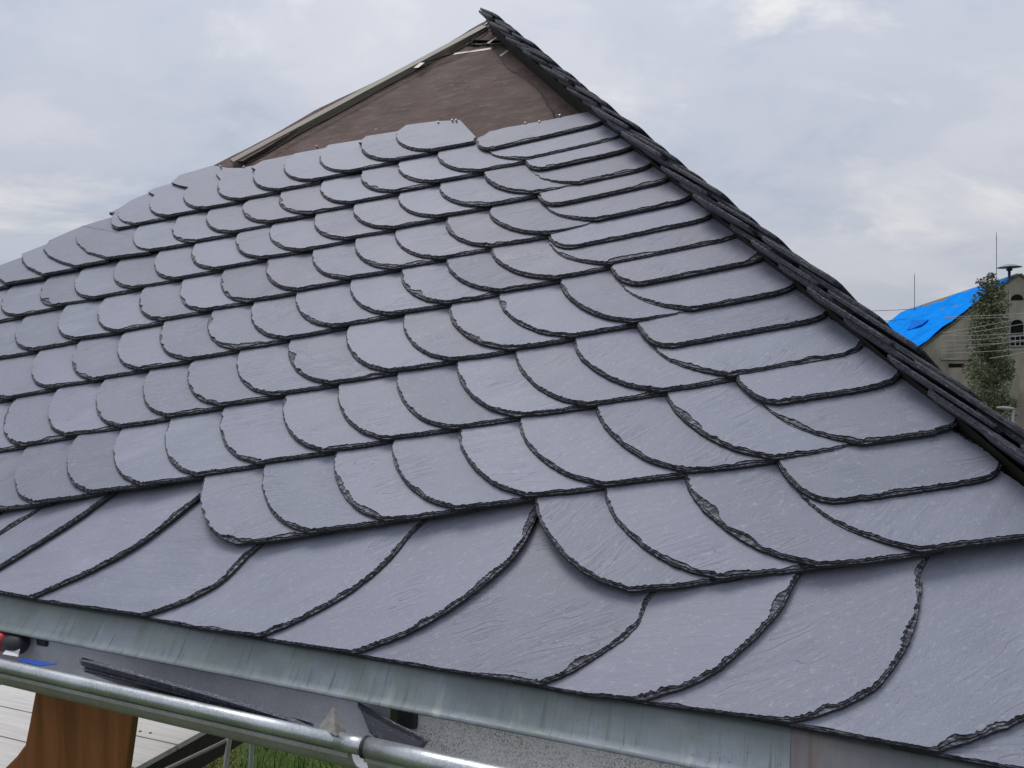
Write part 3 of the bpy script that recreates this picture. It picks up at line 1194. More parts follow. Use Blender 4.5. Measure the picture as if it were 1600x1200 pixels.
def gutter_piece(ua, ub, grow, mat_in):
    RT = 0.060 + grow
    cen_off, cz = BEAD_OFF + 0.062, bz - 0.004
    nseg, na = 40, 18
    outer, inner = [], []
    for i in range(nseg + 1):
        u = ua + (ub - ua) * i / nseg
        for j in range(na + 1):
            w = math.pi + math.pi * j / na * 1.0
            o_, z_ = math.cos(w) * RT, math.sin(w) * RT
            if j >= na - 3:                      # the back edge stands higher
                z_ += (j - na + 3) * 0.022
            outer.append(gline(u, cen_off + o_, cz + z_))
            inner.append(gline(u, cen_off + o_ * 0.975, cz + z_ * 0.975 + 0.0012))
    k = na + 1
    f1 = [(i * k + j, i * k + j + 1, (i + 1) * k + j + 1, (i + 1) * k + j) for i in range(nseg) for j in range(na)]
    t = MB()
    t.add(outer, [q[::-1] for q in f1], 0)
    t.add(inner, f1, 1)
    # close the cut ends
    for i in (0, nseg):
        for j in range(na):
            b0 = i * k + j
            t.add([outer[b0], outer[b0 + 1], inner[b0 + 1], inner[b0]], [(0, 1, 2, 3)], 0)
    tr = t.build('trough', [M_GUT, mat_in], gut, smooth=True)
    b = MB()
    b.tube([gline(ua + (ub - ua) * i / 12, BEAD_OFF, bz + 0.002) for i in range(13)], BR + grow, 20)
    b.build('bead', M_BEAD, gut, smooth=True)
    s = MB()                                    # the lip under the bead where the sheet is rolled in
    s.box(gline(ua, BEAD_OFF - 0.006 - grow * 0.3, bz - BR - 0.006), E * (ub - ua), NH * 0.006, Z * 0.007)
    s.build('lip', M_GUT, gut)


gutter_piece(-3.0 * SC, u_join - 0.03, 0.0, M_GUT_IN)
gutter_piece(u_join, 1.05 * SC, 0.0035, M_GUT_DIRTY)
sl = MB()
sl.tube([gline(u_join - 0.052, BEAD_OFF, bz + 0.002), gline(u_join + 0.01, BEAD_OFF, bz + 0.002)], BR + 0.0016, 20)
sl.build('joint_sleeve', M_BEAD, gut, smooth=True)
rim = MB()
rim.tube([gline(u_join - 0.003, BEAD_OFF, bz + 0.002), gline(u_join + 0.002, BEAD_OFF, bz + 0.002)], BR + 0.0046, 20)
rim.build('joint_rim', M_DARK, gut, smooth=True)
# brackets: a strap under the trough and a clip at its back
for ui in (u_join + 0.035, u_join - 0.95, u_join + 0.80, u_join - 1.9):
    b = MB()
    cen_off, cz = BEAD_OFF + 0.062, bz - 0.004
    pts = []
    for j in range(13):
        w = math.pi + math.pi * j / 12
        pts.append((cen_off + math.cos(w) * 0.0675, cz + math.sin(w) * 0.0675))
    for j in range(12):
        a_, c_ = pts[j], pts[j + 1]
        q = [gline(ui, *a_), gline(ui + 0.026, *a_), gline(ui + 0.026, *c_), gline(ui, *c_)]
        inn = gline(ui, cen_off, cz)
        q2 = [x + (gline(ui, cen_off, cz) - gline(ui, *a_)) * 0.04 for x in q]
        b.add(q + q2, [(0, 1, 2, 3), (7, 6, 5, 4), (0, 4, 5, 1), (2, 6, 7, 3), (1, 5, 6, 2), (3, 7, 4, 0)])
    b.build('bracket', M_GUT, gut)
for (x, y, w, h) in ((634, 1127, 0.036, 0.026), (63, 1003, 0.030, 0.020)):
    c = MB()
    P_ = on_n(x, y, A_FL + 0.022)
    c.box(P_ - E * w / 2 - Z * h / 2, E * w, NH * 0.012, Z * h * 1.6)
    ob = c.build('bracket_clip', M_DARK, gut)
    bv = ob.modifiers.new('bevel', 'BEVEL')
    bv.width = 0.004
    bv.segments = 2
# the bent tongue of a bracket, standing up over the bead
tg = MB()
base = [on_n(497, 1136, BEAD_OFF + 0.012), on_n(542, 1146, BEAD_OFF + 0.012), on_n(521, 1104, BEAD_OFF + 0.035), on_n(525, 1150, BEAD_OFF - 0.012)]
b0, b1, tp, fr_ = base
tg.add([b0, b1, tp, fr_, b0 + NH * 0.003 - Z * 0.01, b1 + NH * 0.003 - Z * 0.01, tp + NH * 0.004],
       [(0, 3, 2), (3, 1, 2), (0, 2, 6, 4), (2, 1, 5, 6), (0, 4, 5, 1, 3)])
tg.build('bracket_tongue', plain('tongue_zinc', (0.20, 0.195, 0.18), 0.5, 0.3, 60, 0.3), gut)

# ------------------------------------------------------------------ loose slates lying in the gutter
def plate_from(near, drop_dir, width, name, label, seed, group=None, shift=np.zeros(3), th=0.0055, taper=0.5):
    """a slate given by its raised near edge (world points) that slopes away from it"""
    near = [q + shift for q in near]
    n = len(near)
    org = near[0]
    ax = near[-1] - near[0]
    Ln = np.linalg.norm(ax)
    ax = ax / Ln
    dd = drop_dir - (drop_dir @ ax) * ax
    dd /= np.linalg.norm(dd)
    az = np.cross(ax, dd)
    if az[2] < 0:
        az = -az
    ay = np.cross(az, ax)
    sgn = 1 if (ay @ dd) > 0 else -1
    pts = []
    for q in near:
        r_ = q - org
        pts.append((r_ @ ax, r_ @ ay, True))
    far = [(Ln * 0.86, sgn * width * 0.7, True), (Ln * 0.55, sgn * width, True), (Ln * 0.2, sgn * width * 0.8, True)]
    poly = pts + far
    area = sum(poly[i][0] * poly[(i + 1) % len(poly)][1] - poly[(i + 1) % len(poly)][0] * poly[i][1] for i in range(len(poly)))
    if area < 0:
        poly = poly[::-1]
    me = slate_mesh(name, poly, seed, chip=0.004, step=0.005, th=th)
    o = link(name, me, [M_HIPSLATE, M_LOOSEEDGE, M_BEVEL], None, frame(org, ax, ay, az))
    tag(o, label, 'slate', group)
    return o


nd = NH * math.cos(R(40)) - Z * math.sin(R(40))
labs = ['topmost of the loose slates stacked in the gutter'] + ['%s loose slate from the top of the stack in the gutter' % w for w in ('second', 'third', 'fourth', 'fifth')] + ['lowest loose slate of the stack in the gutter']
l_top = [(128, 1026), (150, 1023), (230, 1032), (330, 1056), (420, 1089), (494, 1132)]
l_bot = [(134, 1044), (158, 1041), (230, 1055), (320, 1080), (395, 1106), (458, 1128)]
rl = random.Random(8)
lines = []
for k in range(6):
    f_ = k / 5
    lines.append([(a[0] + (b[0] - a[0]) * f_ + rl.uniform(-4, 4), a[1] + (b[1] - a[1]) * f_ + rl.uniform(-0.5, 0.5)) for a, b in zip(l_top, l_bot)])
for k, (ln, lb) in enumerate(zip(lines, labs)):
    near = [on_n(x, y, BEAD_OFF + 0.030 + 0.002 * k) for x, y in ln]
    plate_from(near, nd, 0.070 + 0.002 * k, 'loose_slate', lb, 400 + k, 'loose slates in the gutter', th=0.0066)
tri = [on_n(556, 1098, A_FL + 0.012), on_n(612, 1128, A_FL - 0.012), on_n(668, 1158, A_FL - 0.040)]
plate_from(tri, NH * 0.05 - Z + E * -0.25, 0.05, 'slate_offcut', 'dark pointed slate offcut leaning in the gutter beside the bracket clip', 420)

# bits of rubbish at the left end of the gutter
mb = MB()
pb = on_n(12, 1003, A_FL + 0.003)
seg = [(0, 0.010), (0.012, 0.018), (0.05, 0.021), (0.09, 0.021), (0.10, 0.017)]
mb.tube([pb - E * 0.10 + E * a for a, r_ in seg], [r_ for a, r_ in seg], 14)
rb = mb.build('red_canister', plain('red_plastic', (0.42, 0.012, 0.014), 0.4), smooth=True)
tag(rb, 'red canister half hidden under the flashing at the left edge', 'canister')
mb = MB()
mb.tube([pb + E * 0.002, pb + E * 0.02, pb + E * 0.045, pb + E * 0.052], [0.0175, 0.020, 0.019, 0.010], 14)
mb.build('cap', M_DARK, rb, smooth=True)


def sheet(name, pix, off0, off1, mat, label, cat, seed):
    n = len(pix)
    a = [on_n(x, y, off0 + (off1 - off0) * f_) for (x, y, f_) in pix]
    c = sum(a) / n
    mb = MB()
    nrm = np.cross(a[1] - a[0], a[2] - a[0])
    nrm /= np.linalg.norm(nrm)
    b = [q - nrm * 0.0012 for q in a]
    mb.add(a + b, [tuple(range(n)), tuple(range(n, 2 * n))[::-1]] + [(i, n + i, n + (i + 1) % n, (i + 1) % n) for i in range(n)])
    return tag(mb.build(name, mat), label, cat)


def label_material():
    m = Mat('printed_paper', 0.6, 0.3)
    w = m.n.new('ShaderNodeTexWave')
    w.bands_direction = 'Z'
    w.inputs['Scale'].default_value = 55
    w.inputs['Distortion'].default_value = 1.2
    m.l.new(m.tc.outputs['Object'], w.inputs['Vector'])
    m.color(m.ramp(w.outputs['Fac'], [(0.25, (0.33, 0.33, 0.38)), (0.5, (0.60, 0.60, 0.63))]))
    return m.m


sheet('paper_label', [(4, 1022, 0), (28, 1026, 0), (34, 1004, 1), (20, 1002, 1)], A_FL - 0.028, A_FL + 0.012, label_material(),
      'crumpled white paper label lying in the gutter next to the canister', 'paper', 1)
sheet('blue_sheet', [(28, 1032, 0), (62, 1040.5, 0), (90, 1037, 0.5), (55, 1031, 0.8), (36, 1028, 0.8)], BEAD_OFF + 0.020, A_FL - 0.01,
      plain('blue_plastic', (0.03, 0.10, 0.48), 0.35, 0.1), 'small blue plastic sheet lying in the gutter at the left', 'sheet', 2)

# ------------------------------------------------------------------ under the eave: post, platform, rail, grass
post = MB()
yp = on_n(120, 1110, 0.10)[1]
outl = [(62, 1040), (52, 1092), (45, 1130), (38, 1165), (24, 1184), (4, 1204), (-30, 1260), (-40, 1500), (150, 1500), (197, 1200), (207, 1128), (219, 1040)]
pw = [at_y(x, y, yp) for x, y in outl]
o0 = pw[0]
poly = [((q - o0)[0], (q - o0)[2]) for q in pw]
post.prism(poly[::-1], (0, 0, 0), (1, 0, 0), (0, 1, 0), (0, 0, 1), 0.035)
bo = post.build('timber_brace', M_BROWN, mw=frame(o0 + np.array([0, 0.035, 0]), (1, 0, 0), (0, 0, 1), (0, -1, 0)))
tag(bo, 'brown stained timber brace with a flared foot below the gutter', 'timber')
bv = bo.modifiers.new('bevel', 'BEVEL')
bv.width = 0.006
bv.segments = 2

ZD = 1.95                                         # platform height
plat = empty('plank_platform', tuple(on_z(100, 1150, ZD)))
tag(plat, 'platform of pale wide planks below the eave', 'platform')
g0 = on_z(0, 1103, ZD)
g1 = on_z(0, 1150, ZD)
gd = on_z(48, 1113.5, ZD) - g0
gd[2] = 0
gd /= np.linalg.norm(gd)
gp = np.array([-gd[1], gd[0], 0])
gap = abs((g1 - g0) @ gp)
ed0, ed1 = on_z(211, 1200, ZD), on_z(302, 1150, ZD)     # the platform's right edge
edd = (ed1 - ed0) / np.linalg.norm(ed1 - ed0)


def hit_edge(P_):
    # intersection of the line P_ + t*gd with the platform's right edge
    A = np.array([[gd[0], -edd[0]], [gd[1], -edd[1]]])
    t = np.linalg.solve(A, (ed0 - P_)[:2])
    return P_ + gd * t[0]


for k in range(-4, 6):
    a = g0 + gp * (k * gap + 0.006)
    b = g0 + gp * ((k + 1) * gap - 0.006)
    ea, eb = hit_edge(a), hit_edge(b)
    la, lb = ea - gd * 4.5, eb - gd * 4.5
    mb = MB()
    dz = np.array([0, 0, -0.035])
    org = la
    fr2 = frame(org, gd, gp, Z)
    loc3 = lambda q: ((q - org) @ gd, (q - org) @ gp, (q - org)[2])
    mb.add([loc3(q) for q in (la, ea, eb, lb, la + dz, ea + dz, eb + dz, lb + dz)],
           [(0, 1, 2, 3), (7, 6, 5, 4), (0, 4, 5, 1), (1, 5, 6, 2), (2, 6, 7, 3), (3, 7, 4, 0)])
    mb.build('plank', M_PALE, plat, mw=fr2)
mb = MB()
en = np.array([edd[1], -edd[0], 0])
mb.box(ed0 - edd * 3 + np.array([0, 0, -0.25]), edd * 8, -en * 0.06, Z * 0.21)
mb.build('edge_beam', M_PAINT_DK, plat)
for t_ in (-1.5, 5.0):
    mb = MB()
    mb.box((ed0 + edd * t_ - en * 0.16) * np.array([1, 1, 0]), edd * 0.1, -en * 0.1, Z * (ZD - 0.04))
    mb.build('leg', M_PAINT_DK, plat)
for (x, y) in ((219, 1143), (235, 1145.5)):
    mb = MB()
    c3 = on_z(x, y, ZD)
    mb.tube([c3, c3 + Z * 0.003], 0.010, 8)
    mb.build('screw_head', M_DARK, plat)

M_POLE = galvanised('scaffold_tube', 0.3, (0.40, 0.39, 0.36), 0.5, 0.4)
ZR = 2.02
rail = empty('tube_railing', tuple(on_z(355, 1200, 0)))
tag(rail, 'thin grey tube railing standing in the grass below the gutter', 'railing')
mb = MB()
ra, rb_ = on_z(262, 1201, ZR), on_z(352, 1158, ZR)
rdv = rb_ - ra
mb.tube([ra - rdv * 1.0, ra, rb_, rb_ + rdv * 0.4], 0.012, 10)
mb.build('rail', M_POLE, rail, smooth=True)
for (xa, ya, xb, yb) in ((358, 1158, 352, 1200), (393, 1166, 392, 1200)):
    mb = MB()
    a3 = on_z(xa, ya, ZR)
    d_ = a3[1]
    b3 = at_y(xb, yb, d_)
    dirp = (b3 - a3) / np.linalg.norm(b3 - a3)
    foot = a3 + dirp * (a3[2] / -dirp[2])
    mb.tube([a3 - dirp * 0.15, foot], 0.016, 10)
    mb.build('post', M_POLE, rail, smooth=True)

# grass in the strip that shows below the gutter
def leaf_material(name, c0, c1, c2, trans=0.25):
    m = Mat(name, 0.6, 0.3)
    g = m.noise(1.3, 3, 0.5)
    f = m.noise(9.0, 3, 0.6)
    m.color(m.ramp(m.math('ADD', m.math('MULTIPLY', g, 0.5), m.math('MULTIPLY', f, 0.5)), [(0.35, c0), (0.5, c1), (0.66, c2)]))
    return m.m


M_GRASS = leaf_material('grass', (0.05, 0.12, 0.016), (0.085, 0.19, 0.024), (0.16, 0.25, 0.04))
rg = random.Random(5)
gv, gf = [], []
c0 = on_z(430, 1195, 0.0)
for i in range(14000):
    x, y = c0[0] + rg.uniform(-3.6, 4.2), c0[1] + rg.uniform(-1.6, 4.2)
    h = rg.uniform(0.06, 0.2)
    a = rg.uniform(0, 6.28)
    w = rg.uniform(0.004, 0.009)
    lx, ly = rg.uniform(-0.08, 0.08), rg.uniform(-0.08, 0.08)
    k = len(gv)
    dx, dy = math.cos(a) * w, math.sin(a) * w
    gv += [(x - dx, y - dy, 0), (x + dx, y + dy, 0), (x + lx * 0.4 + dx * 0.7, y + ly * 0.4 + dy * 0.7, h * 0.6), (x + lx * 0.4 - dx * 0.7, y + ly * 0.4 - dy * 0.7, h * 0.6), (x + lx, y + ly, h)]
    gf += [(k, k + 1, k + 2, k + 3), (k + 3, k + 2, k + 4)]
tag(pydata('grass', gv, gf, M_GRASS), 'green grass beside the platform below the gutter', 'grass', kind='stuff')

# a low leafy plant by the railing
def leaf_cloud(name, mat, blobs, count, size, seed, parent=None):
    rr = random.Random(seed)
    vs_, fs_ = [], []
    tot = sum(b[3] for b in blobs)
    for (c, r_, wz, share) in blobs:
        for _ in range(int(count * share / tot)):
            d = Vector((rr.gauss(0, 1), rr.gauss(0, 1), rr.gauss(0, 1))).normalized() * (rr.random() ** 0.45)
            P_ = Vector((c[0] + d.x * r_, c[1] + d.y * r_, c[2] + d.z * wz))
            nrm = Vector((rr.gauss(0, 1), rr.gauss(0, 1), rr.gauss(0.5, 1))).normalized()
            t = nrm.orthogonal().normalized()
            t = (Matrix.Rotation(rr.uniform(0, 6.28), 3, nrm) @ t)
            b = nrm.cross(t)
            s = size * rr.uniform(0.6, 1.4)
            k = len(vs_)
            vs_ += [P_ - t * s, P_ + b * s * 0.45 + nrm * s * 0.12, P_ + t * s, P_ - b * s * 0.45 + nrm * s * 0.12]
            fs_.append((k, k + 1, k + 2, k + 3))
    return pydata(name, vs_, fs_, mat, parent)


M_YLEAF = leaf_material('yellow_green_leaves', (0.11, 0.13, 0.03), (0.19, 0.20, 0.05), (0.30, 0.28, 0.09))
pc = on_z(335, 1190, 0.25)
pl_e = empty('garden_plant', (pc[0], pc[1], 0))
tag(pl_e, 'yellow green leafy garden plant behind the tube railing', 'plant')
leaf_cloud('foliage', M_YLEAF, [((pc[0], pc[1], 0.22), 0.30, 0.20, 1.0), ((pc[0] - 0.2, pc[1] + 0.05, 0.12), 0.2, 0.12, 0.4)], 1800, 0.015, 3, pl_e)
mb = MB()
for k in range(9):
    a = k * 0.7
    mb.tube([(pc[0], pc[1], 0), (pc[0] + 0.12 * math.cos(a), pc[1] + 0.12 * math.sin(a), 0.18), (pc[0] + 0.25 * math.cos(a), pc[1] + 0.22 * math.sin(a), 0.34)], [0.008, 0.006, 0.003], 5)
mb.build('stem', plain('plant_stem', (0.16, 0.13, 0.07)), pl_e)

# ------------------------------------------------------------------ the building with the blue tarpaulin
bld = empty('barn', tuple(at_y(1590, 700, 45) * np.array([1, 1, 0])))
tag(bld, 'old rendered gabled building with a tarpaulined roof, far right', 'building')
DB = 45.0
ap = at_y(1592, 430, DB)
rfar = at_y(1417, 486, DB * (578 - 430) / (578 - 486.0))
RD = rfar - ap
RD[2] = 0
RLEN = np.linalg.norm(RD)
RD /= RLEN
GD = np.array([-RD[1], RD[0], 0])
if GD[0] > 0:
    GD = -GD                                       # along the gable, to the left


def on_gable(x, y, out=0.0):
    """pixel -> the gable plane, moved out towards the camera"""
    r = ray(x, y)
    t = ((ap - RD * out - CAM) @ RD) / (r @ RD)
    return CAM + r * t


el = on_gable(1437, 547)                            # left eave corner
hw = (el - ap) @ GD
rise = ap[2] - el[2]


def render_material():
    m = Mat('old_render', 0.9, 0.2)
    g = m.noise(0.35, 5, 0.65)
    st = m.noise(1.6, 5, 0.65, m.map((1, 1, 0.25)))
    c = m.ramp(m.math('ADD', m.math('MULTIPLY', g, 0.5), m.math('MULTIPLY', st, 0.5)),
               [(0.34, (0.195, 0.166, 0.138)), (0.52, (0.335, 0.293, 0.250)), (0.68, (0.47, 0.425, 0.375))])
    m.color(c)
    m.normal(m.bump(st, 0.4, 0.05))
    return m.m


M_REND = render_material()
M_REND2 = plain('pale_render', (0.33, 0.31, 0.285), 0.9, 0.22, 1.2)
# gable wall: polygon in gable plane; holes are built as recessed frames
wall = MB()
gw = [(hw, -rise), (0.42, -0.36), (0.0, 0.0), (-hw, -rise), (-hw, -ap[2]), (hw, -ap[2])]
wall.prism([(-a, b) for a, b in gw][::-1], ap + RD * 0.002, -GD, Z, RD, RLEN - 0.1)
wall.build('wall', M_REND, bld)


def tarp_material():
    m = Mat('blue_tarpaulin', 0.85, 0.03)
    g = m.noise(0.8, 5, 0.6)
    w = m.noise(2.6, 4, 0.6, m.map((1, 0.3, 1)))
    c = m.ramp(g, [(0.3, (0.001, 0.20, 0.70)), (0.7, (0.002, 0.27, 0.88))])
    m.color(c)
    m.normal(m.bump(w, 0.8, 0.3))
    return m.m


M_TARP = tarp_material()
M_TILE = plain('old_roof_tiles', (0.15, 0.115, 0.10), 0.8, 0.3, 3)
# roof slabs (left slope and right slope) as plates with thickness
SL = GD * hw - Z * rise
SLn = SL / np.linalg.norm(SL)
SLR = -GD * hw - Z * rise
slab = MB()
for s_ in (SL, SLR):
    nn = np.cross(RD, s_)
    nn /= np.linalg.norm(nn)
    if nn[2] < 0:
        nn = -nn
    slab.box(ap - RD * 0.1 + nn * 0.02, RD * (RLEN + 0.2), s_ * 1.03, nn * 0.12)
slab.build('roof', M_TILE, bld)
# the tarpaulin: rippled sheet over the left slope, not reaching the ridge everywhere
nn = np.cross(RD, SL)
nn /= np.linalg.norm(nn)
if nn[2] < 0:
    nn = -nn
nu, nv = 60, 24
tv, tf = [], []
ssl = np.linalg.norm(SL)
for i in range(nu + 1):
    for j in range(nv + 1):
        a, b = i / nu, j / nv
        top = 0.035 + 0.05 * max(0, wob(a * 4, 21)) + (0.06 if 0.45 < a < 0.75 else 0)
        bb = top + (1.025 - top) * b
        hgt = 0.24 + 0.17 * noise.noise(Vector((a * 16, b * 5, 2))) + 0.05 * noise.noise(Vector((a * 40, b * 12, 7)))
        if j in (0, nv):
            hgt = 0.15
        x_ = -0.22 + (RLEN + 0.3) * a
        tv.append(ap + RD * x_ + SL * bb + nn * hgt + Z * 0.02 * wob(a * 25, 3))
for i in range(nu):
    for j in range(nv):
        tf.append((i * (nv + 1) + j, i * (nv + 1) + j + 1, (i + 1) * (nv + 1) + j + 1, (i + 1) * (nv + 1) + j))
tp_o = pydata('tarpaulin', tv, tf, M_TARP, None, smooth=True)
tag(tp_o, 'bright blue tarpaulin spread over the roof of the old building', 'tarpaulin')
sol = tp_o.modifiers.new('thickness', 'SOLIDIFY')
sol.thickness = 0.02
# shading on the sheet, painted as a darker blue piece
def on_slope(x, y, out=0.36):
    r = ray(x, y)
    t = ((ap + nn * out - CAM) @ nn) / (r @ nn)
    return CAM + r * t


pt = MB()
pq = [on_slope(x, y) for x, y in ((1425, 500), (1450, 499), (1440, 507), (1424, 514), (1417, 515))]
pt.add(pq + [q - nn * 0.06 for q in pq], [tuple(range(5)), tuple(range(5, 10))[::-1]] + [(i, 5 + i, 5 + (i + 1) % 5, (i + 1) % 5) for i in range(5)])
pt.build('shade_patch', plain('tarpaulin_shading', (0.003, 0.15, 0.60), 0.85, 0.2, 3, 0.0, 0.03), tp_o)

M_GLASSD = plain('dark_opening', (0.010, 0.010, 0.012), 0.8, 0.2, 2, 0.0, 0.1)
# openings in the gable: frame, dark pane, sill
def opening(name, x0, x1, y0, y1, arched, bars=0):
    a, b = on_gable(x0, y1), on_gable(x1, y1)
    w = np.linalg.norm(b - a)
    h = on_gable(x0, y0)[2] - a[2]
    ctr = (a + b) / 2
    poly = [(-w / 2, 0), (w / 2, 0)]
    if arched:
        r_ = w / 2
        hh = max(0.0, h - r_)
        ry = h - hh
        poly += [(r_ * math.cos(t), hh + ry * math.sin(t)) for t in np.linspace(0, math.pi, 11)]
    else:
        poly += [(w / 2, h), (-w / 2, h)]
    mb = MB()
    mb.prism(poly, ctr - RD * 0.02, -GD, Z, RD, 0.05)
    win = mb.build(name, M_GLASSD, bld)
    # surround, standing proud of the wall
    fr3 = MB()
    k = len(poly)
    for i in range(k):
        p0, p1 = np.array(poly[i]), np.array(poly[(i + 1) % k])
        d = p1 - p0
        L_ = np.hypot(*d)
        if L_ < 1e-4:
            continue
        q0 = ctr - RD * 0.09 + (-GD) * p0[0] + Z * p0[1]
        q1 = ctr - RD * 0.09 + (-GD) * p1[0] + Z * p1[1]
        fr3.tube([q0, q1], 0.035, 5)
    if h > 0.4:
        fr3.build('frame', M_REND2, win)
    for i in range(bars):
        br = MB()
        xx = -w / 2 + w * (i + 1) / (bars + 1)
        q0 = ctr - RD * 0.06 + (-GD) * xx
        br.box(q0, -GD * 0.05, -RD * 0.03, Z * h * 0.95)
        br.build('glazing_bar', plain('bar_paint', (0.28, 0.29, 0.33), 0.6), win)
    if bars:
        br = MB()
        br.box(ctr - RD * 0.062 + GD * w / 2 + Z * h * 0.5, -GD * w, -RD * 0.025, Z * 0.06)
        br.build('glazing_bar', plain('bar_paint', (0.28, 0.29, 0.33), 0.6), win)
    return win


opening('window', 1579, 1599, 460, 469, True)
opening('window', 1577, 1599, 499, 524, True)
opening('window', 1577, 1600, 525, 541, False, 2)
opening('window', 1482, 1506, 568, 574, False)
led = MB()
a, b = on_gable(1470, 562), on_gable(1520, 563)
led.box(a - RD * 0.10, (b - a), RD * 0.09, Z * 0.10)
led.build('ledge', M_REND2, bld)
pil = MB()
a = on_gable(1574, 430)
pil.box(on_gable(1573, 700) * np.array([1, 1, 0]) - RD * 0.06, -GD * 0.10, RD * 0.05, Z * (on_gable(1573, 452)[2]))
pil.build('corner_strip', M_REND2, bld)

# siren on the ridge
sb = at_y(1577, 432, DB + 0.4)
sir = empty('siren', tuple(sb))
tag(sir, 'mushroom shaped grey siren on the ridge of the old building', 'siren')
U = DB / F
mb = MB()
mb.tube([sb - Z * 0.8, sb + Z * 10 * U], 0.075, 10)
mb.build('mast', M_DARK, sir, smooth=True)
mb = MB()
mb.tube([sb + Z * q * U for q in (8.5, 10.5, 12, 13.5)], [0.10, 0.19, 0.13, 0.17], 16)
mb.build('motor', M_DARK, sir, smooth=True)
mb = MB()
prof = [(13.4, 0.10), (13.9, 0.62), (14.5, 0.65), (15.6, 0.52), (17.6, 0.36), (19.0, 0.22), (19.7, 0.08), (19.9, 0.01)]
mb.tube([sb + Z * q * U for q, r_ in prof], [r_ for q, r_ in prof], 28)
mb.build('dome', plain('siren_hood', (0.23, 0.245, 0.24), 0.5), sir, smooth=True)

# lightning rods
for (x, yb, yt, d, lb) in ((1429, 486, 427, 66, 'thin lightning rod at the far end of the tarpaulined ridge'),
                           (1557, 437, 362, 46.2, 'tall thin lightning rod next to the mushroom shaped siren')):
    a, b = at_y(x, yb + 3, d), at_y(x, yt, d)
    ro = empty('lightning_rod', tuple(a))
    tag(ro, lb, 'rod', 'lightning rods on the old building')
    m1 = a + (b - a) * 0.86
    mb = MB()
    mb.tube([a - Z * 0.5, m1], d / F * 0.42, 6)
    mb.build('mast', M_DARK, ro)
    mb = MB()
    mb.tube([m1, m1 + (b - a) * 0.03, b], [d / F * 0.6, d / F * 0.42, d / F * 0.2], 6)
    mb.build('tip', M_DARK, ro)
    mb = MB()
    mb.box(a + np.array([-0.25, -0.2, -0.12]), (0.5, 0, 0), (0, 0.4, 0), (0, 0, 0.14))
    mb.build('base', M_DARK, ro)

# overhead wires
M_WIRE = plain('wire_sheath', (0.36, 0.36, 0.34), 0.6, 0.1)
M_WIRED = plain('wire_dark', (0.06, 0.06, 0.065), 0.6, 0.1)
wires = [((1330, 486), (1432, 482.5), M_WIRED, 60, 'dark wire running to the far end of the tarpaulined ridge'),
         ((1340, 503), (1420, 498), M_WIRED, 58, 'faint dark wire below the wire to the ridge end')]
wy = [(1490, 494, 1640, 486), (1490, 497, 1640, 491), (1486, 517, 1640, 487), (1484, 523, 1640, 498), (1488, 524, 1640, 517),
      (1488, 532, 1640, 520), (1484, 546, 1640, 524), (1486, 539, 1640, 530), (1484, 551, 1640, 541), (1560, 557, 1640, 540)]
words = ['topmost', 'second', 'third', 'fourth', 'fifth', 'sixth', 'seventh', 'eighth', 'ninth', 'lowest']
for w_, nm in zip(wy, words):
    wires.append(((w_[0] - 14, w_[1] + (w_[1] - w_[3]) * 14 / (w_[2] - w_[0])), (w_[2], w_[3]), M_WIRE, 32,
                  f'{nm} of the pale overhead wires crossing in front of the tree'))
for (a, b, mt, d, lb) in wires:
    A_, B_ = at_y(*a, d), at_y(*b, d - 1.0)
    pts = []
    for i in range(13):
        t = i / 12
        q = A_ + (B_ - A_) * t
        q[2] -= 0.05 * 4 * t * (1 - t)
        pts.append(q)
    mb = MB()
    mb.tube(pts, d / F * 0.40, 5)
    tag(mb.build('overhead_wire', mt), lb, 'wire', 'overhead wires by the old building')

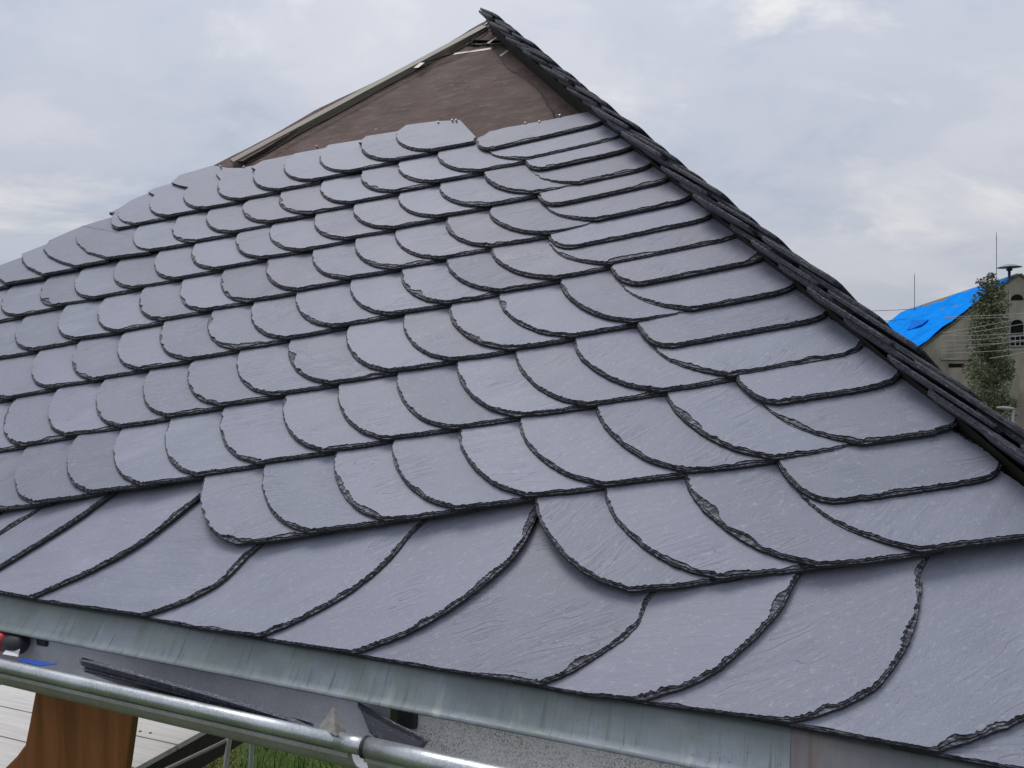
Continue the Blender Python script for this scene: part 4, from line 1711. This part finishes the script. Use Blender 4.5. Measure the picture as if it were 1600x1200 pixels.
# ------------------------------------------------------------------ tall tree in front of the gable
M_LEAF = leaf_material('grey_green_leaves', (0.055, 0.070, 0.035), (0.115, 0.137, 0.072), (0.21, 0.235, 0.14))
M_BARK = plain('bark', (0.10, 0.085, 0.065), 0.9, 0.3, 3)
DT = 39.0
tb = at_y(1546, 700, DT) * np.array([1, 1, 0])
tree = empty('tall_tree', tuple(tb))
tag(tree, 'slender grey green tree growing in front of the old gable', 'tree')
UT = DT / F
ctl = [(1548, 432, 8), (1538, 442, 12), (1556, 446, 14), (1545, 456, 18), (1560, 462, 14), (1538, 470, 20), (1556, 478, 20), (1540, 490, 26), (1552, 505, 25), (1532, 512, 18),
       (1546, 525, 28), (1534, 540, 22), (1556, 545, 22), (1544, 560, 28), (1568, 572, 18), (1526, 578, 20), (1546, 590, 32), (1572, 585, 14),
       (1542, 610, 32), (1558, 628, 26), (1535, 630, 28), (1576, 630, 12), (1550, 655, 34), (1545, 680, 36)]
blobs = []
rr = random.Random(11)
for (x, y, r_) in ctl:
    c = at_y(x, y, DT + rr.uniform(-0.6, 0.6))
    blobs.append(((c[0], c[1], c[2]), r_ * UT, r_ * UT * 0.85, r_ ** 1.7))
leaf_cloud('crown', M_LEAF, blobs, 14000, 0.075, 12, tree)
mb = MB()
zt = at_y(1548, 436, DT)[2]
mb.tube([tb, tb + np.array([0.05, 0, zt * 0.35]), tb + np.array([-0.03, 0, zt * 0.7]), tb + np.array([0.06, 0, zt])], [0.17, 0.13, 0.08, 0.02], 9)
for (c, r_, wz, s_) in blobs[3:]:
    z0 = max(0.5, c[2] - 0.9)
    mb.tube([tb + np.array([0, 0, z0]), tb + np.array([(c[0] - tb[0]) * 0.5, (c[1] - tb[1]) * 0.5, (z0 + c[2]) / 2 + 0.05]), c], [0.05, 0.03, 0.01], 5)
mb.build('trunk', M_BARK, tree, smooth=True)

# street lamp by the tree
DL = 30.0
la_ = at_y(1583, 640, DL)
lamp = empty('street_lamp', (la_[0], la_[1], 0))
tag(lamp, 'grey street lamp with a flat head below the tree', 'street lamp')
M_LAMP = plain('lamp_grey', (0.26, 0.27, 0.28), 0.45, 0.08, 4, 0.3)
mb = MB()
mb.tube([(la_[0], la_[1], 0), (la_[0], la_[1], la_[2] * 0.6), (la_[0], la_[1], la_[2])], [0.07, 0.055, 0.045], 10)
mb.build('pole', M_LAMP, lamp, smooth=True)
mb = MB()
hx0, hx1 = at_y(1557, 637, DL), at_y(1585, 639, DL)
for t in (0,):
    pts = [hx0 + (hx1 - hx0) * q for q in (0, 0.12, 0.4, 0.75, 1.0)]
    mb.tube(pts, [0.02, 0.055, 0.085, 0.075, 0.04], 12)
hd_ = mb.build('lamp_head', M_LAMP, lamp, smooth=True)

# a hedge line and a few far trees close the view beside the roof
M_FAR = leaf_material('far_leaves', (0.03, 0.045, 0.018), (0.055, 0.08, 0.03), (0.09, 0.12, 0.05))
